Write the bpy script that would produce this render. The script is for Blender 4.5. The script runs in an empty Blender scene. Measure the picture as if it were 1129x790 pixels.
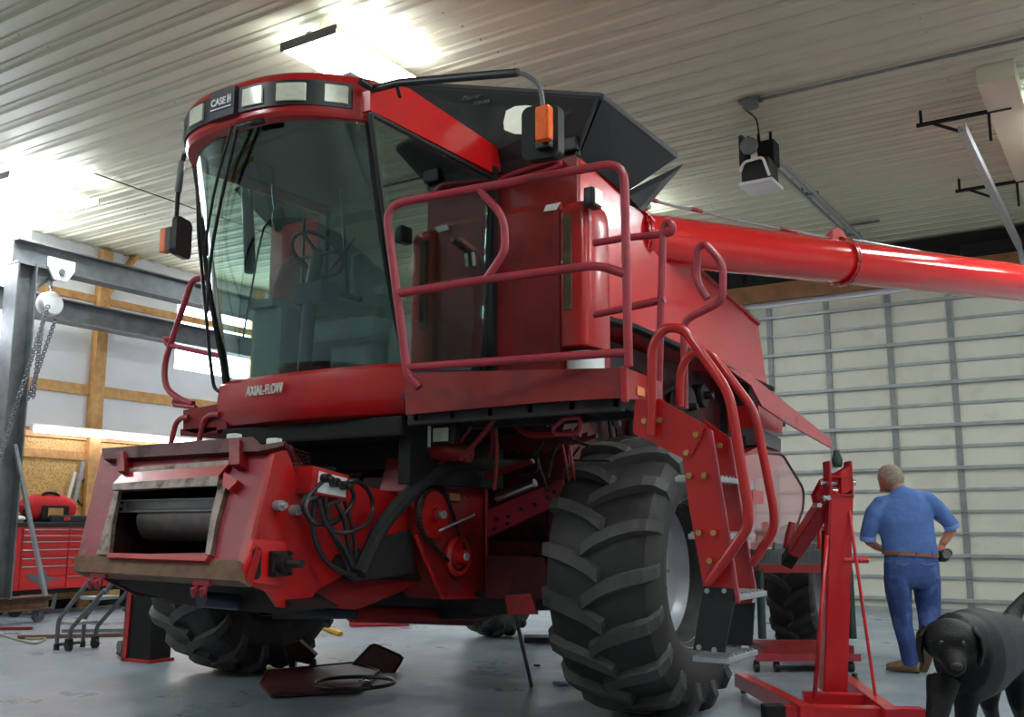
import bpy, bmesh, math, random
from mathutils import Vector, Matrix
R = math.radians
PI = math.pi
random.seed(7)
scene = bpy.context.scene
C = scene.collection

# ------------------------------------------------------------------ camera
FPX, YAW, PIT, EYE = 1106.8, 0.56435, 0.16724, 1.22
FW = Vector((-math.sin(YAW)*math.cos(PIT), math.cos(YAW)*math.cos(PIT), math.sin(PIT)))
RT = Vector((math.cos(YAW), math.sin(YAW), 0))
UP = RT.cross(FW)
FH = Vector((-math.sin(YAW), math.cos(YAW), 0))
EYEP = Vector((0, 0, EYE))
cd = bpy.data.cameras.new('camera'); co = bpy.data.objects.new('camera', cd); C.objects.link(co)
cd.sensor_width = 36; cd.lens = FPX/1129*36; cd.clip_end = 200
co.location = EYEP; co.rotation_euler = (PI/2+PIT, 0, YAW)
scene.camera = co

def at(px, py, X=None, Y=None, Z=None, h=None, pn=None):
    """the point of a real plane (X=, Y=, Z=, upright plane h metres ahead, or point+normal) that a sight line meets"""
    d = FW + RT*((px-564.5)/FPX) - UP*((py-395)/FPX)
    if X is not None: t = X/d.x
    elif Y is not None: t = Y/d.y
    elif Z is not None: t = (Z-EYE)/d.z
    elif h is not None: t = h/d.dot(FH)
    else: t = (pn[0]-EYEP).dot(pn[1])/d.dot(pn[1])
    return EYEP + d*t
def pts(l, **k): return [at(x, y, **k) for x, y in l]

# ------------------------------------------------------------------ materials
def lin(c):
    return tuple(((v/255)/12.92 if v/255 <= .04045 else ((v/255+.055)/1.055)**2.4) for v in c)+(1,)
MATS = {}
def mat(name, col, rough=.5, metal=0, var=.12, vs=6, bump=0, bs=40, col2=None, c2=(.5,.7), c2s=3, emit=None, es=0, coat=0, spec=.5, rv=.0):
    if name in MATS: return MATS[name]
    m = bpy.data.materials.new(name); m.use_nodes = True; MATS[name] = m
    N = m.node_tree.nodes; L = m.node_tree.links
    b = N['Principled BSDF']
    b.inputs['Roughness'].default_value = rough; b.inputs['Metallic'].default_value = metal
    b.inputs['Specular IOR Level'].default_value = spec
    b.inputs['Coat Weight'].default_value = coat; b.inputs['Coat Roughness'].default_value = .08
    tc = N.new('ShaderNodeTexCoord')
    no = N.new('ShaderNodeTexNoise'); no.inputs['Scale'].default_value = vs; no.inputs['Detail'].default_value = 5
    L.new(tc.outputs['Object'], no.inputs['Vector'])
    rp = N.new('ShaderNodeValToRGB'); c = lin(col)
    rp.color_ramp.elements[0].position = .3; rp.color_ramp.elements[1].position = .7
    rp.color_ramp.elements[0].color = tuple(v*(1-var) for v in c[:3])+(1,)
    rp.color_ramp.elements[1].color = tuple(min(1, v*(1+var)) for v in c[:3])+(1,)
    L.new(no.outputs['Fac'], rp.inputs['Fac'])
    out = rp.outputs['Color']
    if col2:
        n2 = N.new('ShaderNodeTexNoise'); n2.inputs['Scale'].default_value = c2s; n2.inputs['Detail'].default_value = 8; n2.inputs['Roughness'].default_value = .65
        L.new(tc.outputs['Object'], n2.inputs['Vector'])
        r2 = N.new('ShaderNodeValToRGB'); r2.color_ramp.elements[0].position = c2[0]; r2.color_ramp.elements[1].position = c2[1]
        L.new(n2.outputs['Fac'], r2.inputs['Fac'])
        mx = N.new('ShaderNodeMix'); mx.data_type = 'RGBA'
        L.new(r2.outputs['Color'], mx.inputs['Factor']); L.new(out, mx.inputs['A']); mx.inputs['B'].default_value = lin(col2)
        out = mx.outputs['Result']
        if rough < .6:
            mr = N.new('ShaderNodeMapRange'); L.new(r2.outputs['Color'], mr.inputs['Value'])
            mr.inputs['To Min'].default_value = rough; mr.inputs['To Max'].default_value = min(.85, rough+.35)
            L.new(mr.outputs['Result'], b.inputs['Roughness'])
    L.new(out, b.inputs['Base Color'])
    if bump:
        n3 = N.new('ShaderNodeTexNoise'); n3.inputs['Scale'].default_value = bs; n3.inputs['Detail'].default_value = 4
        L.new(tc.outputs['Object'], n3.inputs['Vector'])
        bp = N.new('ShaderNodeBump'); bp.inputs['Strength'].default_value = bump; bp.inputs['Distance'].default_value = .02
        L.new(n3.outputs['Fac'], bp.inputs['Height']); L.new(bp.outputs['Normal'], b.inputs['Normal'])
    if emit:
        b.inputs['Emission Color'].default_value = lin(emit); b.inputs['Emission Strength'].default_value = es
    return m

def glassmat(name, tint, gloss=.12, rough=.0, opaque=None):
    m = bpy.data.materials.new(name); m.use_nodes = True; MATS[name] = m
    N = m.node_tree.nodes; L = m.node_tree.links; N.clear()
    o = N.new('ShaderNodeOutputMaterial'); t = N.new('ShaderNodeBsdfTransparent'); g = N.new('ShaderNodeBsdfGlossy')
    t.inputs['Color'].default_value = tint; g.inputs['Roughness'].default_value = rough; g.inputs['Color'].default_value = (.84, .97, .93, 1)
    lw = N.new('ShaderNodeFresnel'); ge = N.new('ShaderNodeNewGeometry'); ir = N.new('ShaderNodeMapRange')
    ir.inputs['To Min'].default_value = 1.5; ir.inputs['To Max'].default_value = 1/1.5
    L.new(ge.outputs['Backfacing'], ir.inputs['Value']); L.new(ir.outputs['Result'], lw.inputs['IOR'])
    ad = N.new('ShaderNodeMath'); ad.operation = 'ADD'; ad.inputs[1].default_value = gloss; ad.use_clamp = True
    mx = N.new('ShaderNodeMixShader'); L.new(lw.outputs['Fac'], ad.inputs[0]); L.new(ad.outputs[0], mx.inputs['Fac'])
    if opaque:
        d = N.new('ShaderNodeBsdfDiffuse'); d.inputs['Color'].default_value = opaque[0]
        m2 = N.new('ShaderNodeMixShader'); m2.inputs['Fac'].default_value = opaque[1]
        L.new(t.outputs[0], m2.inputs[1]); L.new(d.outputs[0], m2.inputs[2]); L.new(m2.outputs[0], mx.inputs[1])
    else: L.new(t.outputs[0], mx.inputs[1])
    L.new(g.outputs[0], mx.inputs[2]); L.new(mx.outputs[0], o.inputs['Surface'])
    return m

RED   = mat('red_paint', (174,20,22), .3, var=.12, vs=3, col2=(130,36,32), c2=(.55,.8), c2s=4, coat=.25)
REDB  = mat('bright_red_paint', (206,22,24), .26, var=.06, vs=2, coat=.35)
TANKR = mat('tank_side_red', (206,26,26), .22, var=.06, vs=2, coat=.2, bump=.35, bs=2.2)
AUGR  = mat('auger_red', (214,20,22), .14, var=.05, vs=2, coat=.5)
REDD  = mat('dusty_red_paint', (134,20,22), .42, var=.2, vs=4, col2=(92,34,30), c2=(.5,.75), c2s=5)
REDK  = mat('grimy_shaded_red_paint', (78,12,15), .5, var=.35, vs=5, col2=(24,16,15), c2=(.5,.68), c2s=6)  # grime patches, plus a base darkened in place of undercarriage shade
RAIL  = mat('faded_rail_paint', (158,44,58), .4, var=.15, vs=9, col2=(104,58,52), c2=(.55,.75), c2s=12)
FACE  = mat('scraped_red_paint', (142,28,44), .42, var=.15, vs=5, col2=(118,106,98), c2=(.53,.6), c2s=3.4, bump=.1)
BARE  = mat('bare_scuffed_steel', (130,118,110), .45, .5, var=.3, vs=14, col2=(90,60,45), c2=(.5,.7), c2s=9)
MUD   = mat('brown_crop_dust', (112,84,66), .85, var=.25, vs=12, col2=(138,50,46), c2=(.58,.66), c2s=8, bump=.3)
BLK   = mat('black_plastic', (24,25,27), .4, var=.2)
BLKM  = mat('matte_black', (10,10,11), .8, var=.3, vs=9)
GREASE= mat('greasy_black_metal', (20,16,15), .6, .0, var=.4, vs=12, col2=(60,30,26), c2=(.55,.7), c2s=10)
RUB   = mat('tyre_rubber', (43,42,41), .6, var=.25, vs=5, col2=(70,69,66), c2=(.5,.75), c2s=2.5, bump=.12, bs=60)
LUG   = mat('worn_tread_rubber', (66,67,64), .6, var=.25, vs=6, bump=.15, bs=60)
SILV  = mat('silver_wheel_paint', (166,169,174), .38, .25, var=.08, vs=3)
STEEL = mat('galvanised_steel', (162,166,168), .38, .4, var=.12, vs=12)
DSTEEL= mat('dark_mill_steel', (116,120,122), .42, .3, var=.25, vs=5)
CHROME= mat('polished_steel', (205,205,208), .15, 1, var=.05)
AMBER = mat('amber_lens', (238,98,12), .25, var=.12, vs=30, emit=(255,100,10), es=.0, coat=.5)
LENS  = mat('lamp_lens', (214,216,196), .2, var=.08, vs=30, coat=.4)
WHITE = mat('white_paint', (226,228,226), .5, var=.06)
MIRR  = mat('mirror_glass', (235,238,236), .03, 1, var=0)
GREYP = mat('grey_paint', (98,100,102), .5, var=.12)
GREEN = mat('dark_green_paint', (38,58,50), .5, var=.2)
BRASS = mat('yellow_zinc_bolt', (170,140,80), .4, .6, var=.2)
SKIN  = mat('skin', (196,126,100), .55, var=.08, vs=12)
YEL   = mat('yellow_paint', (216,160,30), .5)
CORD  = mat('black_rubber_hose', (30,30,31), .45, var=.2)
GLASS = glassmat('tinted_cab_glass', (.70,.80,.77,1), .035, .0)
FGLASS = glassmat('light_tint_glass', (.85,.93,.9,1), .0, .0)
DGLASS = glassmat('tinted_door_glass', (.5,.62,.59,1), .24, .0)
RGLASS= glassmat('red_tinted_plastic', (.93,.72,.72,1), .03, .03, opaque=((.55,.06,.08,1), .16))

# ------------------------------------------------------------------ mesh building
class M:
    def __init__(s): s.b = bmesh.new()
    def merge(s, t, mtx=None):
        if mtx is not None: bmesh.ops.transform(t, matrix=mtx, verts=t.verts)
        me = bpy.data.meshes.new('t'); t.to_mesh(me); t.free(); s.b.from_mesh(me); bpy.data.meshes.remove(me); return s
    def box(s, x0, x1, y0, y1, z0, z1, bev=.006, rot=None):
        t = bmesh.new(); bmesh.ops.create_cube(t, size=1)
        sx, sy, sz = abs(x1-x0), abs(y1-y0), abs(z1-z0)
        bmesh.ops.scale(t, vec=(sx, sy, sz), verts=t.verts)
        if bev: bmesh.ops.bevel(t, geom=t.edges[:], offset=min(bev, .3*min(sx, sy, sz)), segments=2, affect='EDGES', profile=.6)
        m = Matrix.Translation(((x0+x1)/2, (y0+y1)/2, (z0+z1)/2))
        if rot is not None: m = m @ rot.to_4x4()
        return s.merge(t, m)
    def bar(s, p, q, w, h, up=(0,0,1), bev=.004):
        """a square bar from p to q, w wide, h high"""
        p, q = Vector(p), Vector(q); d = (q-p); l = d.length; d.normalize()
        u = Vector(up); sd = d.cross(u)
        if sd.length < 1e-4: sd = d.cross(Vector((1,0,0)))
        sd.normalize(); u = sd.cross(d)
        t = bmesh.new(); bmesh.ops.create_cube(t, size=1)
        bmesh.ops.scale(t, vec=(w, l, h), verts=t.verts)
        if bev: bmesh.ops.bevel(t, geom=t.edges[:], offset=min(bev, .3*min(w, h)), segments=2, affect='EDGES')
        m = Matrix((sd, d, u)).transposed().to_4x4(); m.translation = (p+q)/2
        return s.merge(t, m)
    def ring(s, c, a, b, n):
        return [s.b.verts.new(c + a*math.cos(2*PI*i/n) + b*math.sin(2*PI*i/n)) for i in range(n)]
    def skinrings(s, rs, closed=False, caps=True):
        n = len(rs[0])
        rr = rs+[rs[0]] if closed else rs
        for A, B in zip(rr[:-1], rr[1:]):
            for i in range(n):
                try: f = s.b.faces.new((A[i], A[(i+1) % n], B[(i+1) % n], B[i])); f.smooth = True
                except ValueError: pass
        if caps and not closed:
            for q in (rs[0][::-1], rs[-1]):
                try: s.b.faces.new(q)
                except ValueError: pass
    def tube(s, path, r, seg=10, smooth=0, closed=False):
        P = [Vector(p) for p in path]
        if smooth: P = roundcorners(P, smooth, closed)
        n = len(P); rs = []; prev = None
        for i, p in enumerate(P):
            if closed: d = P[(i+1) % n]-P[i-1]
            else: d = P[min(i+1, n-1)]-P[max(i-1, 0)]
            d.normalize()
            if prev is None:
                a = d.cross(Vector((0,0,1)))
                if a.length < .05: a = d.cross(Vector((1,0,0)))
            else: a = prev - d*prev.dot(d)
            a.normalize(); prev = a
            rr = r[i] if isinstance(r, (list, tuple)) else r
            rs.append(s.ring(p, a*rr, d.cross(a)*rr, seg))
        s.skinrings(rs, closed); return s
    def cyl(s, p, q, r, r2=None, seg=20):
        p, q = Vector(p), Vector(q); d = (q-p).normalized(); a = d.cross(Vector((0,0,1)))
        if a.length < .05: a = d.cross(Vector((1,0,0)))
        a.normalize(); b = d.cross(a); r2 = r if r2 is None else r2
        A, B = s.ring(p, a*r, b*r, seg), s.ring(q, a*r2, b*r2, seg)
        for i in range(seg):
            f = s.b.faces.new((A[i], A[(i+1) % seg], B[(i+1) % seg], B[i])); f.smooth = True
        s.b.faces.new(A[::-1]); s.b.faces.new(B); return s
    def lathe(s, c, axis, prof, seg=48, closed=False):
        """prof: (distance along the axis, radius)"""
        c = Vector(c); d = Vector(axis).normalized(); a = d.cross(Vector((0,0,1)))
        if a.length < .05: a = d.cross(Vector((1,0,0)))
        a.normalize(); b = d.cross(a)
        rs = [s.ring(c+d*t, a*r, b*r, seg) for t, r in prof]
        s.skinrings(rs, closed, caps=not closed); return s
    def prism(s, P, th):
        """a plate: polygon P thickened by the vector th"""
        P = [Vector(p) for p in P]; th = Vector(th); t = bmesh.new()
        A = [t.verts.new(p) for p in P]; B = [t.verts.new(p+th) for p in P]; n = len(P)
        t.faces.new(A[::-1]); t.faces.new(B)
        for i in range(n): t.faces.new((A[i], A[(i+1) % n], B[(i+1) % n], B[i]))
        bmesh.ops.recalc_face_normals(t, faces=t.faces)
        return s.merge(t)
    def plate(s, P, th=.006):
        P = [Vector(p) for p in P]; n = Vector()
        for i in range(len(P)): n += (P[i]-P[0]).cross(P[(i+1) % len(P)]-P[0])
        return s.prism(P, n.normalized()*th)
    def ball(s, c, r, sc=(1,1,1), seg=20, rot=None):
        t = bmesh.new(); bmesh.ops.create_uvsphere(t, u_segments=seg, v_segments=seg//2+2, radius=r)
        for f in t.faces: f.smooth = True
        m = Matrix.Translation(c)
        if rot is not None: m = m @ rot.to_4x4()
        return s.merge(t, m @ Matrix.Diagonal((*sc, 1)))
    def grid(s, rows, th=None, close=False):
        """a sheet through rows of points; th gives it thickness"""
        vr = [[s.b.verts.new(p) for p in r] for r in rows]
        for a, b in zip(vr[:-1], vr[1:]):
            for i in range(len(a)-1):
                f = s.b.faces.new((a[i], a[i+1], b[i+1], b[i])); f.smooth = True
        if th is not None:
            th = Vector(th)
            vt = [[s.b.verts.new(v.co+th) for v in r] for r in vr]
            for a, b in zip(vt[:-1], vt[1:]):
                for i in range(len(a)-1):
                    f = s.b.faces.new((b[i], b[i+1], a[i+1], a[i])); f.smooth = True
            edge = lambda A, B: [s.b.faces.new((A[i], A[i+1], B[i+1], B[i])) for i in range(len(A)-1)]
            edge(vt[0], vr[0]); edge(vr[-1], vt[-1])
            edge([r[0] for r in vr], [r[0] for r in vt]); edge([r[-1] for r in vt], [r[-1] for r in vr])
        return s
    def loft(s, rings, ref=(0,0,1), n=18):
        """rings: (centre, radius across, radius along ref)"""
        P = [Vector(r[0]) for r in rings]; rs = []; m = len(P)
        for i in range(m):
            d = (P[min(i+1, m-1)]-P[max(i-1, 0)]).normalized(); rf = Vector(ref)
            a = d.cross(rf)
            if a.length < .1: a = d.cross(Vector((1,0,0)))
            a.normalize(); b = a.cross(d)
            rs.append(s.ring(P[i], a*rings[i][1], b*rings[i][2], n))
        s.skinrings(rs); return s

def roundcorners(P, r, closed=False):
    out = []; n = len(P)
    for i in range(n):
        if not closed and i in (0, n-1): out.append(P[i]); continue
        a, p, b = P[i-1], P[i], P[(i+1) % n]
        da, db = (a-p), (b-p); rr = min(r, da.length*.48, db.length*.48)
        A = p+da.normalized()*rr; B = p+db.normalized()*rr
        for k in range(6):
            t = k/5; out.append(A*(1-t)**2 + p*2*t*(1-t) + B*t*t)
    return out

SPLIT = {'corner_post','folded_edge','wear_plate','wiring_loom','trolley_plate','frame_strut','hydraulic_pipe','bolt','coupler','flap_bolt','belt_pulley','drive_belt','rail_hanger','end_cap','hanger','post','load_chain','side_frame','belt_loop','pocket_seam','rolled_cuff','door_stile','door_stiffener','boom_cheek','pivot_pin','boom_bolt','slat_bolt','latch_hook','duct_wall','rear_railing','top_beam','trim_2','trim_4','trim_6','trim_7','deflector_lip','wiper','hose_wrap','control_lever','trolley_wheel','window_seal','edge_trim','frame','arm_tube','lower_rail'}
def islands(bm):
    seen = {}; out = []
    for v in bm.verts:
        if v in seen: continue
        st = [v]; comp = []; seen[v] = 1
        while st:
            q = st.pop(); comp.append(q)
            for e in q.link_edges:
                o = e.other_vert(q)
                if o not in seen: seen[o] = 1; st.append(o)
        lo = [min(c.co[i] for c in comp) for i in range(3)]; hi = [max(c.co[i] for c in comp) for i in range(3)]
        out.append([comp, lo, hi])
    ch = True
    while ch:
        ch = False
        for i in range(len(out)):
            for j in range(i+1, len(out)):
                a, b = out[i], out[j]
                if all(a[1][k] <= b[2][k]+.003 and b[1][k] <= a[2][k]+.003 for k in range(3)):
                    out[i] = [a[0]+b[0], [min(a[1][k], b[1][k]) for k in range(3)], [max(a[2][k], b[2][k]) for k in range(3)]]
                    out.pop(j); ch = True; break
            if ch: break
    return [o[0] for o in out]
import itertools
TRIMN = itertools.count(20)
ORI = {}
def finish(o, w):
    for k in ('label', 'category', 'group', 'kind'):
        if w.get(k): o[k] = w[k]
def thing(name, label, category, loc, group=None, kind=None):
    o = bpy.data.objects.new(name, None); C.objects.link(o); o.location = Vector(loc); o.empty_display_size = .1
    ORI[o.name] = Vector(loc); finish(o, dict(label=label, category=category, group=group, kind=kind)); return o
def P(name, m, material, parent=None, label=None, kind=None, sharp=35, loc=None, group=None, category=None):
    """one mesh object from world-space geometry; pieces that stand apart become objects of their own"""
    if name in SPLIT:
        m.b.verts.index_update(); gr = islands(m.b)
        if len(gr) > 1:
            idx = [set(v.index for v in g) for g in gr]; first = None
            for s_ in idx:
                q = M(); q.b = m.b.copy(); q.b.verts.ensure_lookup_table()
                bmesh.ops.delete(q.b, geom=[v for v in q.b.verts if v.index not in s_], context='VERTS')
                nm = name if kind != 'structure' or first is None else 'trim_%d' % next(TRIMN)
                o = P1(nm, q, material, parent, label, kind, sharp, loc, group, category); first = first or o
            return first
    return P1(name, m, material, parent, label, kind, sharp, loc, group, category)
def P1(name, m, material, parent=None, label=None, kind=None, sharp=35, loc=None, group=None, category=None):
    o0 = Vector(loc) if loc is not None else (ORI[parent.name] if parent else Vector())
    bmesh.ops.recalc_face_normals(m.b, faces=m.b.faces) if not getattr(m, 'keep', False) else None
    bmesh.ops.translate(m.b, vec=-o0, verts=m.b.verts)
    for e in m.b.edges:
        if len(e.link_faces) == 2 and e.calc_face_angle(0) > R(sharp): e.smooth = False
    me = bpy.data.meshes.new(name); m.b.to_mesh(me); m.b.free(); me.materials.append(material)
    o = bpy.data.objects.new(name, me); C.objects.link(o)
    if parent: o.parent = parent
    else: o.location = o0
    ORI[o.name] = o0
    finish(o, dict(label=label, category=category, group=group, kind=kind)); return o
def copy_tree(o, parent=None):
    c = o.copy(); C.objects.link(c); c.parent = parent
    for ch in [k for k in bpy.data.objects if k.parent is o]: copy_tree(ch, c)
    return c
def struct(name, m, material, parent=None, label=None): return P(name, m, material, parent, label, 'structure' if parent is None else None)
def cbox(*a, **k): return M().box(*a, **k)

def fuse(m, vox=.012, it=4, dec=None):
    """overlapping volumes become one continuous surface"""
    me = bpy.data.meshes.new('f'); m.b.to_mesh(me); m.b.free()
    o = bpy.data.objects.new('f', me); C.objects.link(o)
    md = o.modifiers.new('r', 'REMESH'); md.mode = 'VOXEL'; md.voxel_size = vox; md.use_smooth_shade = True
    sm = o.modifiers.new('s', 'SMOOTH'); sm.iterations = it; sm.factor = .6
    dg = bpy.context.evaluated_depsgraph_get(); dg.update()
    e = o.evaluated_get(dg); m2 = bpy.data.meshes.new_from_object(e)
    r = M(); r.b.from_mesh(m2)
    for f in r.b.faces: f.smooth = True
    bpy.data.objects.remove(o); return r

def text(s, size, origin, right, up, depth=.002, bold=0, shear=0, width=None):
    """raised lettering standing on the plane right x up"""
    cu = bpy.data.curves.new('txt', 'FONT'); cu.body = s; cu.size = size; cu.extrude = depth; cu.offset = bold; cu.shear = shear
    cu.align_x = 'CENTER'; cu.align_y = 'CENTER'
    o = bpy.data.objects.new('txt', cu); C.objects.link(o)
    dg = bpy.context.evaluated_depsgraph_get(); dg.update()
    me = bpy.data.meshes.new_from_object(o.evaluated_get(dg)); bpy.data.objects.remove(o)
    m = M(); m.b.from_mesh(me)
    right = Vector(right).normalized(); up = Vector(up); up = (up-right*up.dot(right)).normalized(); n = right.cross(up)
    xs = [v.co.x for v in m.b.verts]
    k = width/(max(xs)-min(xs)) if width else 1
    mt = Matrix((right, up, n)).transposed().to_4x4(); mt.translation = Vector(origin)
    bmesh.ops.transform(m.b, matrix=mt @ Matrix.Diagonal((k, 1, 1, 1)), verts=m.b.verts)
    for f in m.b.faces: f.smooth = False
    return m
# ================================================================== THE ROOM
CZ, WX, WY = 5.8, -14.4, 16.8
FLOOR = mat('sealed_concrete', (138,150,157), .27, var=.08, vs=.9, bump=.012, bs=2.5, col2=(118,130,138), c2=(.38,.8), c2s=1.1)
CEIL  = mat('ribbed_steel_liner', (196,193,168), .45, var=.04, vs=1.2)
SHEET = mat('white_vapour_sheeting', (234,236,240), .38, var=.04, vs=2, bump=.25, bs=3)
WALLM = mat('painted_liner', (206,206,200), .6, var=.05)
OSB   = mat('oriented_strand_board', (214,176,108), .7, var=.3, vs=38, col2=(165,122,66), c2=(.52,.66), c2s=30)
PINE  = mat('pine_timber', (206,158,98), .6, var=.16, vs=9, col2=(170,116,62), c2=(.5,.75), c2s=4)
OLDW  = mat('brown_header_timber', (136,92,56), .65, var=.25, vs=5)
DOORM = mat('door_panel_cream', (205,205,190), .5, var=.05, vs=1.5, col2=(176,172,152), c2=(.55,.85), c2s=1.4)
DAY   = mat('daylight_panel', (250,250,255), .4, emit=(236,242,255), es=5.0, var=0)
TUBE  = mat('fluorescent_tube', (255,255,255), .4, emit=(242,250,255), es=13, var=0)
REFL  = mat('white_enamel_reflector', (236,238,238), .3, var=.02)

struct('floor', M().box(-15.5, 6.5, -6, 17.6, -.12, 0, bev=0), FLOOR)
# ribbed ceiling: real ribs running across the building
prof = []; y = -6.0
while y < 17:
    prof += [(y, CZ), (y+.10, CZ), (y+.112, CZ+.012), (y+.125, CZ+.012), (y+.137, CZ), (y+.2, CZ), (y+.225, CZ-.022), (y+.262, CZ-.022), (y+.287, CZ)]; y += .3
m = M()
m.grid([[Vector((x, yy, z)) for yy, z in prof] for x in (-14.5, 6)], th=(0, 0, .03))
for f in m.b.faces: f.smooth = False
m.keep = True
struct('ceiling', m, CEIL)
# seams of the liner sheets: a line of screw heads across the ribs
m = M()
for x in (-12.2, -8.6, -5.0, -1.4):
    for k in range(60): m.cyl((x, -1+k*.3+.24, CZ-.028), (x, -1+k*.3+.24, CZ-.018), .012, seg=6)
struct('trim_1', m, STEEL)
m = M(); m.box(WX-.15, WX, -6, WY, 0, 4.0, bev=0); m.box(WX-.15, WX, 8.75, 11.6, 4.0, CZ, bev=0); m.box(WX-.15, WX, 15.6, WY, 4, CZ, bev=0)
m.box(WX-.15, WX, -6, 5.2, 4, CZ, bev=0); m.box(WX-.15, WX, 11.6, 15.6, 5.3, CZ, bev=0)
struct('wall_left', m, SHEET)
struct('window_1', M().box(WX-.12, WX-.06, 5.2, 8.75, 4.0, CZ, bev=0), DAY)
struct('window_2', M().box(WX-.12, WX-.06, 11.6, 15.6, 4.0, 5.3, bev=0), DAY)
struct('wall_right', M().box(6, 6.15, -6, WY, 0, CZ, bev=0), WALLM)
struct('wall_front', M().box(-14.4, 6, -6.1, -5.95, 0, CZ, bev=0), WALLM)
m = M(); m.box(-14.4, -5.75, WY, WY+.15, 0, CZ, bev=0); m.box(-1.35, 6, WY, WY+.15, 0, CZ, bev=0); m.box(-5.75, -1.35, WY, WY+.15, 5.0, CZ, bev=0)
struct('wall_back', m, SHEET)
# sectional overhead door: cream panels, seams and galvanised stiffeners
m = M()
rows = [0, .14]+[.14+.333*k for k in range(1, 15)]+[5.0]
for z0, z1 in zip(rows[:-1], rows[1:]): m.box(-5.74, -1.36, WY+.02, WY+.07, z0+.004, z1-.004, bev=.008)
door = struct('door_1', m, DOORM)
m = M()
for k, z in enumerate(rows[1:-1]):
    if k % 2 == 0 and k > 4 or k == 2 or k == 0: m.box(-5.72, -1.38, WY-.05, WY+.02, z-.028, z+.028, bev=.008)
    else: m.box(-5.72, -1.38, WY-.012, WY+.02, z-.024, z+.024, bev=.004)
P('door_stiffener', m, mat('zinc_strut', (158,164,164), .4, .25),  door, label='galvanised cross stiffeners')
m = M()
for x in (-5.36, -4.38, -3.39, -2.46):
    m.box(x-.045, x+.045, WY-.008, WY+.02, .02, 4.98, bev=.003)
    for z in rows[1:-1]: m.box(x-.04, x+.04, WY-.02, WY-.008, z-.07, z+.07, bev=.003); m.cyl((x-.03, WY-.03, z), (x+.03, WY-.03, z), .014, seg=8)
P('door_stile', m, mat('grey_stile', (132,136,136), .45, .1), door, label='grey upright stiles with hinges')
m = M()
for x in (-5.80, -1.36): m.box(x, x+.09, WY-.11, WY-.03, 0, 5.0, bev=.005)
struct('trim_2', m, STEEL)
struct('trim_3', M().box(-6.8, -.2, WY-.24, WY-.12, 5.06, 5.36, bev=.01), OLDW)
m = M(); m.box(-6.8, -.2, WY-.2, WY-.03, 5.38, 5.77, bev=.02)
for k in range(6): m.box(-6.6+k*1.1, -5.7+k*1.1, WY-.26, WY-.2, 5.42, 5.6, bev=.03)
struct('trim_4', m, BLKM)
# left wall carpentry
m = M()
m.box(WX, WX+.04, 8.2, 16.7, 0, 2.62, bev=0); struct('trim_5', m, OSB)
m = M(); m.box(WX+.04, WX+.08, -5.9, 16.7, 2.60, 2.74, bev=.005); m.box(WX+.04, WX+.07, -5.9, 16.7, 2.28, 2.42, bev=.005); m.box(WX, WX+.05, -5.9, 16.7, 3.33, 3.50, bev=.005)
m.box(WX, WX+.05, 8.8, 16.7, 4.86, 4.98, bev=.005)
struct('trim_6', m, PINE)
posts = at(98, 475, X=WX+.1).y
m = M()
for yy in (posts-4.9, posts, posts+3.4): m.box(WX, WX+.15, yy, yy+.2, 0, CZ-.05, bev=.006)
a, b = at(167, 258, X=WX+.08), at(112, 332, X=WX+.08)
m.bar(a, b, .06, .18, up=(1, 0, 0)); struct('trim_7', m, PINE)
m = M().box(WX, WX+.08, -5.9, 16.7, 0, .14, bev=.01); struct('baseboard_left', m, BLKM)
# soffit box on the ceiling beside the door track
struct('trim_8', M().box(-1.13, -.78, 10.5, 16.5, CZ-.2, CZ, bev=.004), CEIL)

# ------------------------------------------------------------------ ceiling lights
def ceiling_light(cx, cy, label):
    t = thing('fluorescent_ceiling_light', label, 'light', (cx, cy, CZ-.2), 'fluorescent lights on the ceiling')
    x0, x1, y0, y1 = cx-.3, cx+.3, cy-.64, cy+.64; z = CZ-.2
    m = M(); m.box(cx-.03, cx+.03, y0, y1, z-.01, z+.05)
    m.box(cx-.24, cx+.24, y0, y1, z-.0, z+.03)
    P('housing', m, REFL, t)
    for s in (-1, 1): P('tube', M().box(cx+s*.045, cx+s*.33, y0+.012, y1-.012, z-.055, z-.01, bev=.02), TUBE, t)
    m = M()
    for yy in (y0, y1): m.box(cx-.34, cx+.34, yy-.008, yy+.008, z-.065, z+.02, bev=.003)
    P('end_cap', m, GREYP, t)
    m = M()
    for yy in (y0+.15, y1-.15): m.tube([(cx, yy, z+.04), (cx, yy, CZ)], .004, 6)
    P('hanger', m, DSTEEL, t)
    return t
L0 = ceiling_light(-6.08, 6.8, 'twin-tube fluorescent light directly above the red cab roof')
for x, y_, lb in ((-12.05, 7.4, 'twin-tube fluorescent light at the left edge, above the steel gantry beam'),
                (-.3, 12.1, 'fluorescent light on the ceiling at the right edge beside the door track')):
    c = copy_tree(L0); c.location = (x, y_, CZ-.2); c['label'] = lb
for i, (x, y_) in enumerate(((-6.2, 1.2), (-12.05, 1.6), (-.6, 1.2), (-.6, 5.6), (4.2, 3.4), (-9.8, 12.3), (4.2, 9.0), (-9.2, -1.0), (1.8, 8.6), (1.8, 14.0), (-6.2, 12.3), (4.2, -3))):  # out-of-view lights: some continue the rows, others added to balance the light
    c = copy_tree(L0); c.location = (x, y_, CZ-.2); c['label'] = 'unseen twin-tube fluorescent light on the ribbed ceiling, filling in the room light'
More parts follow.
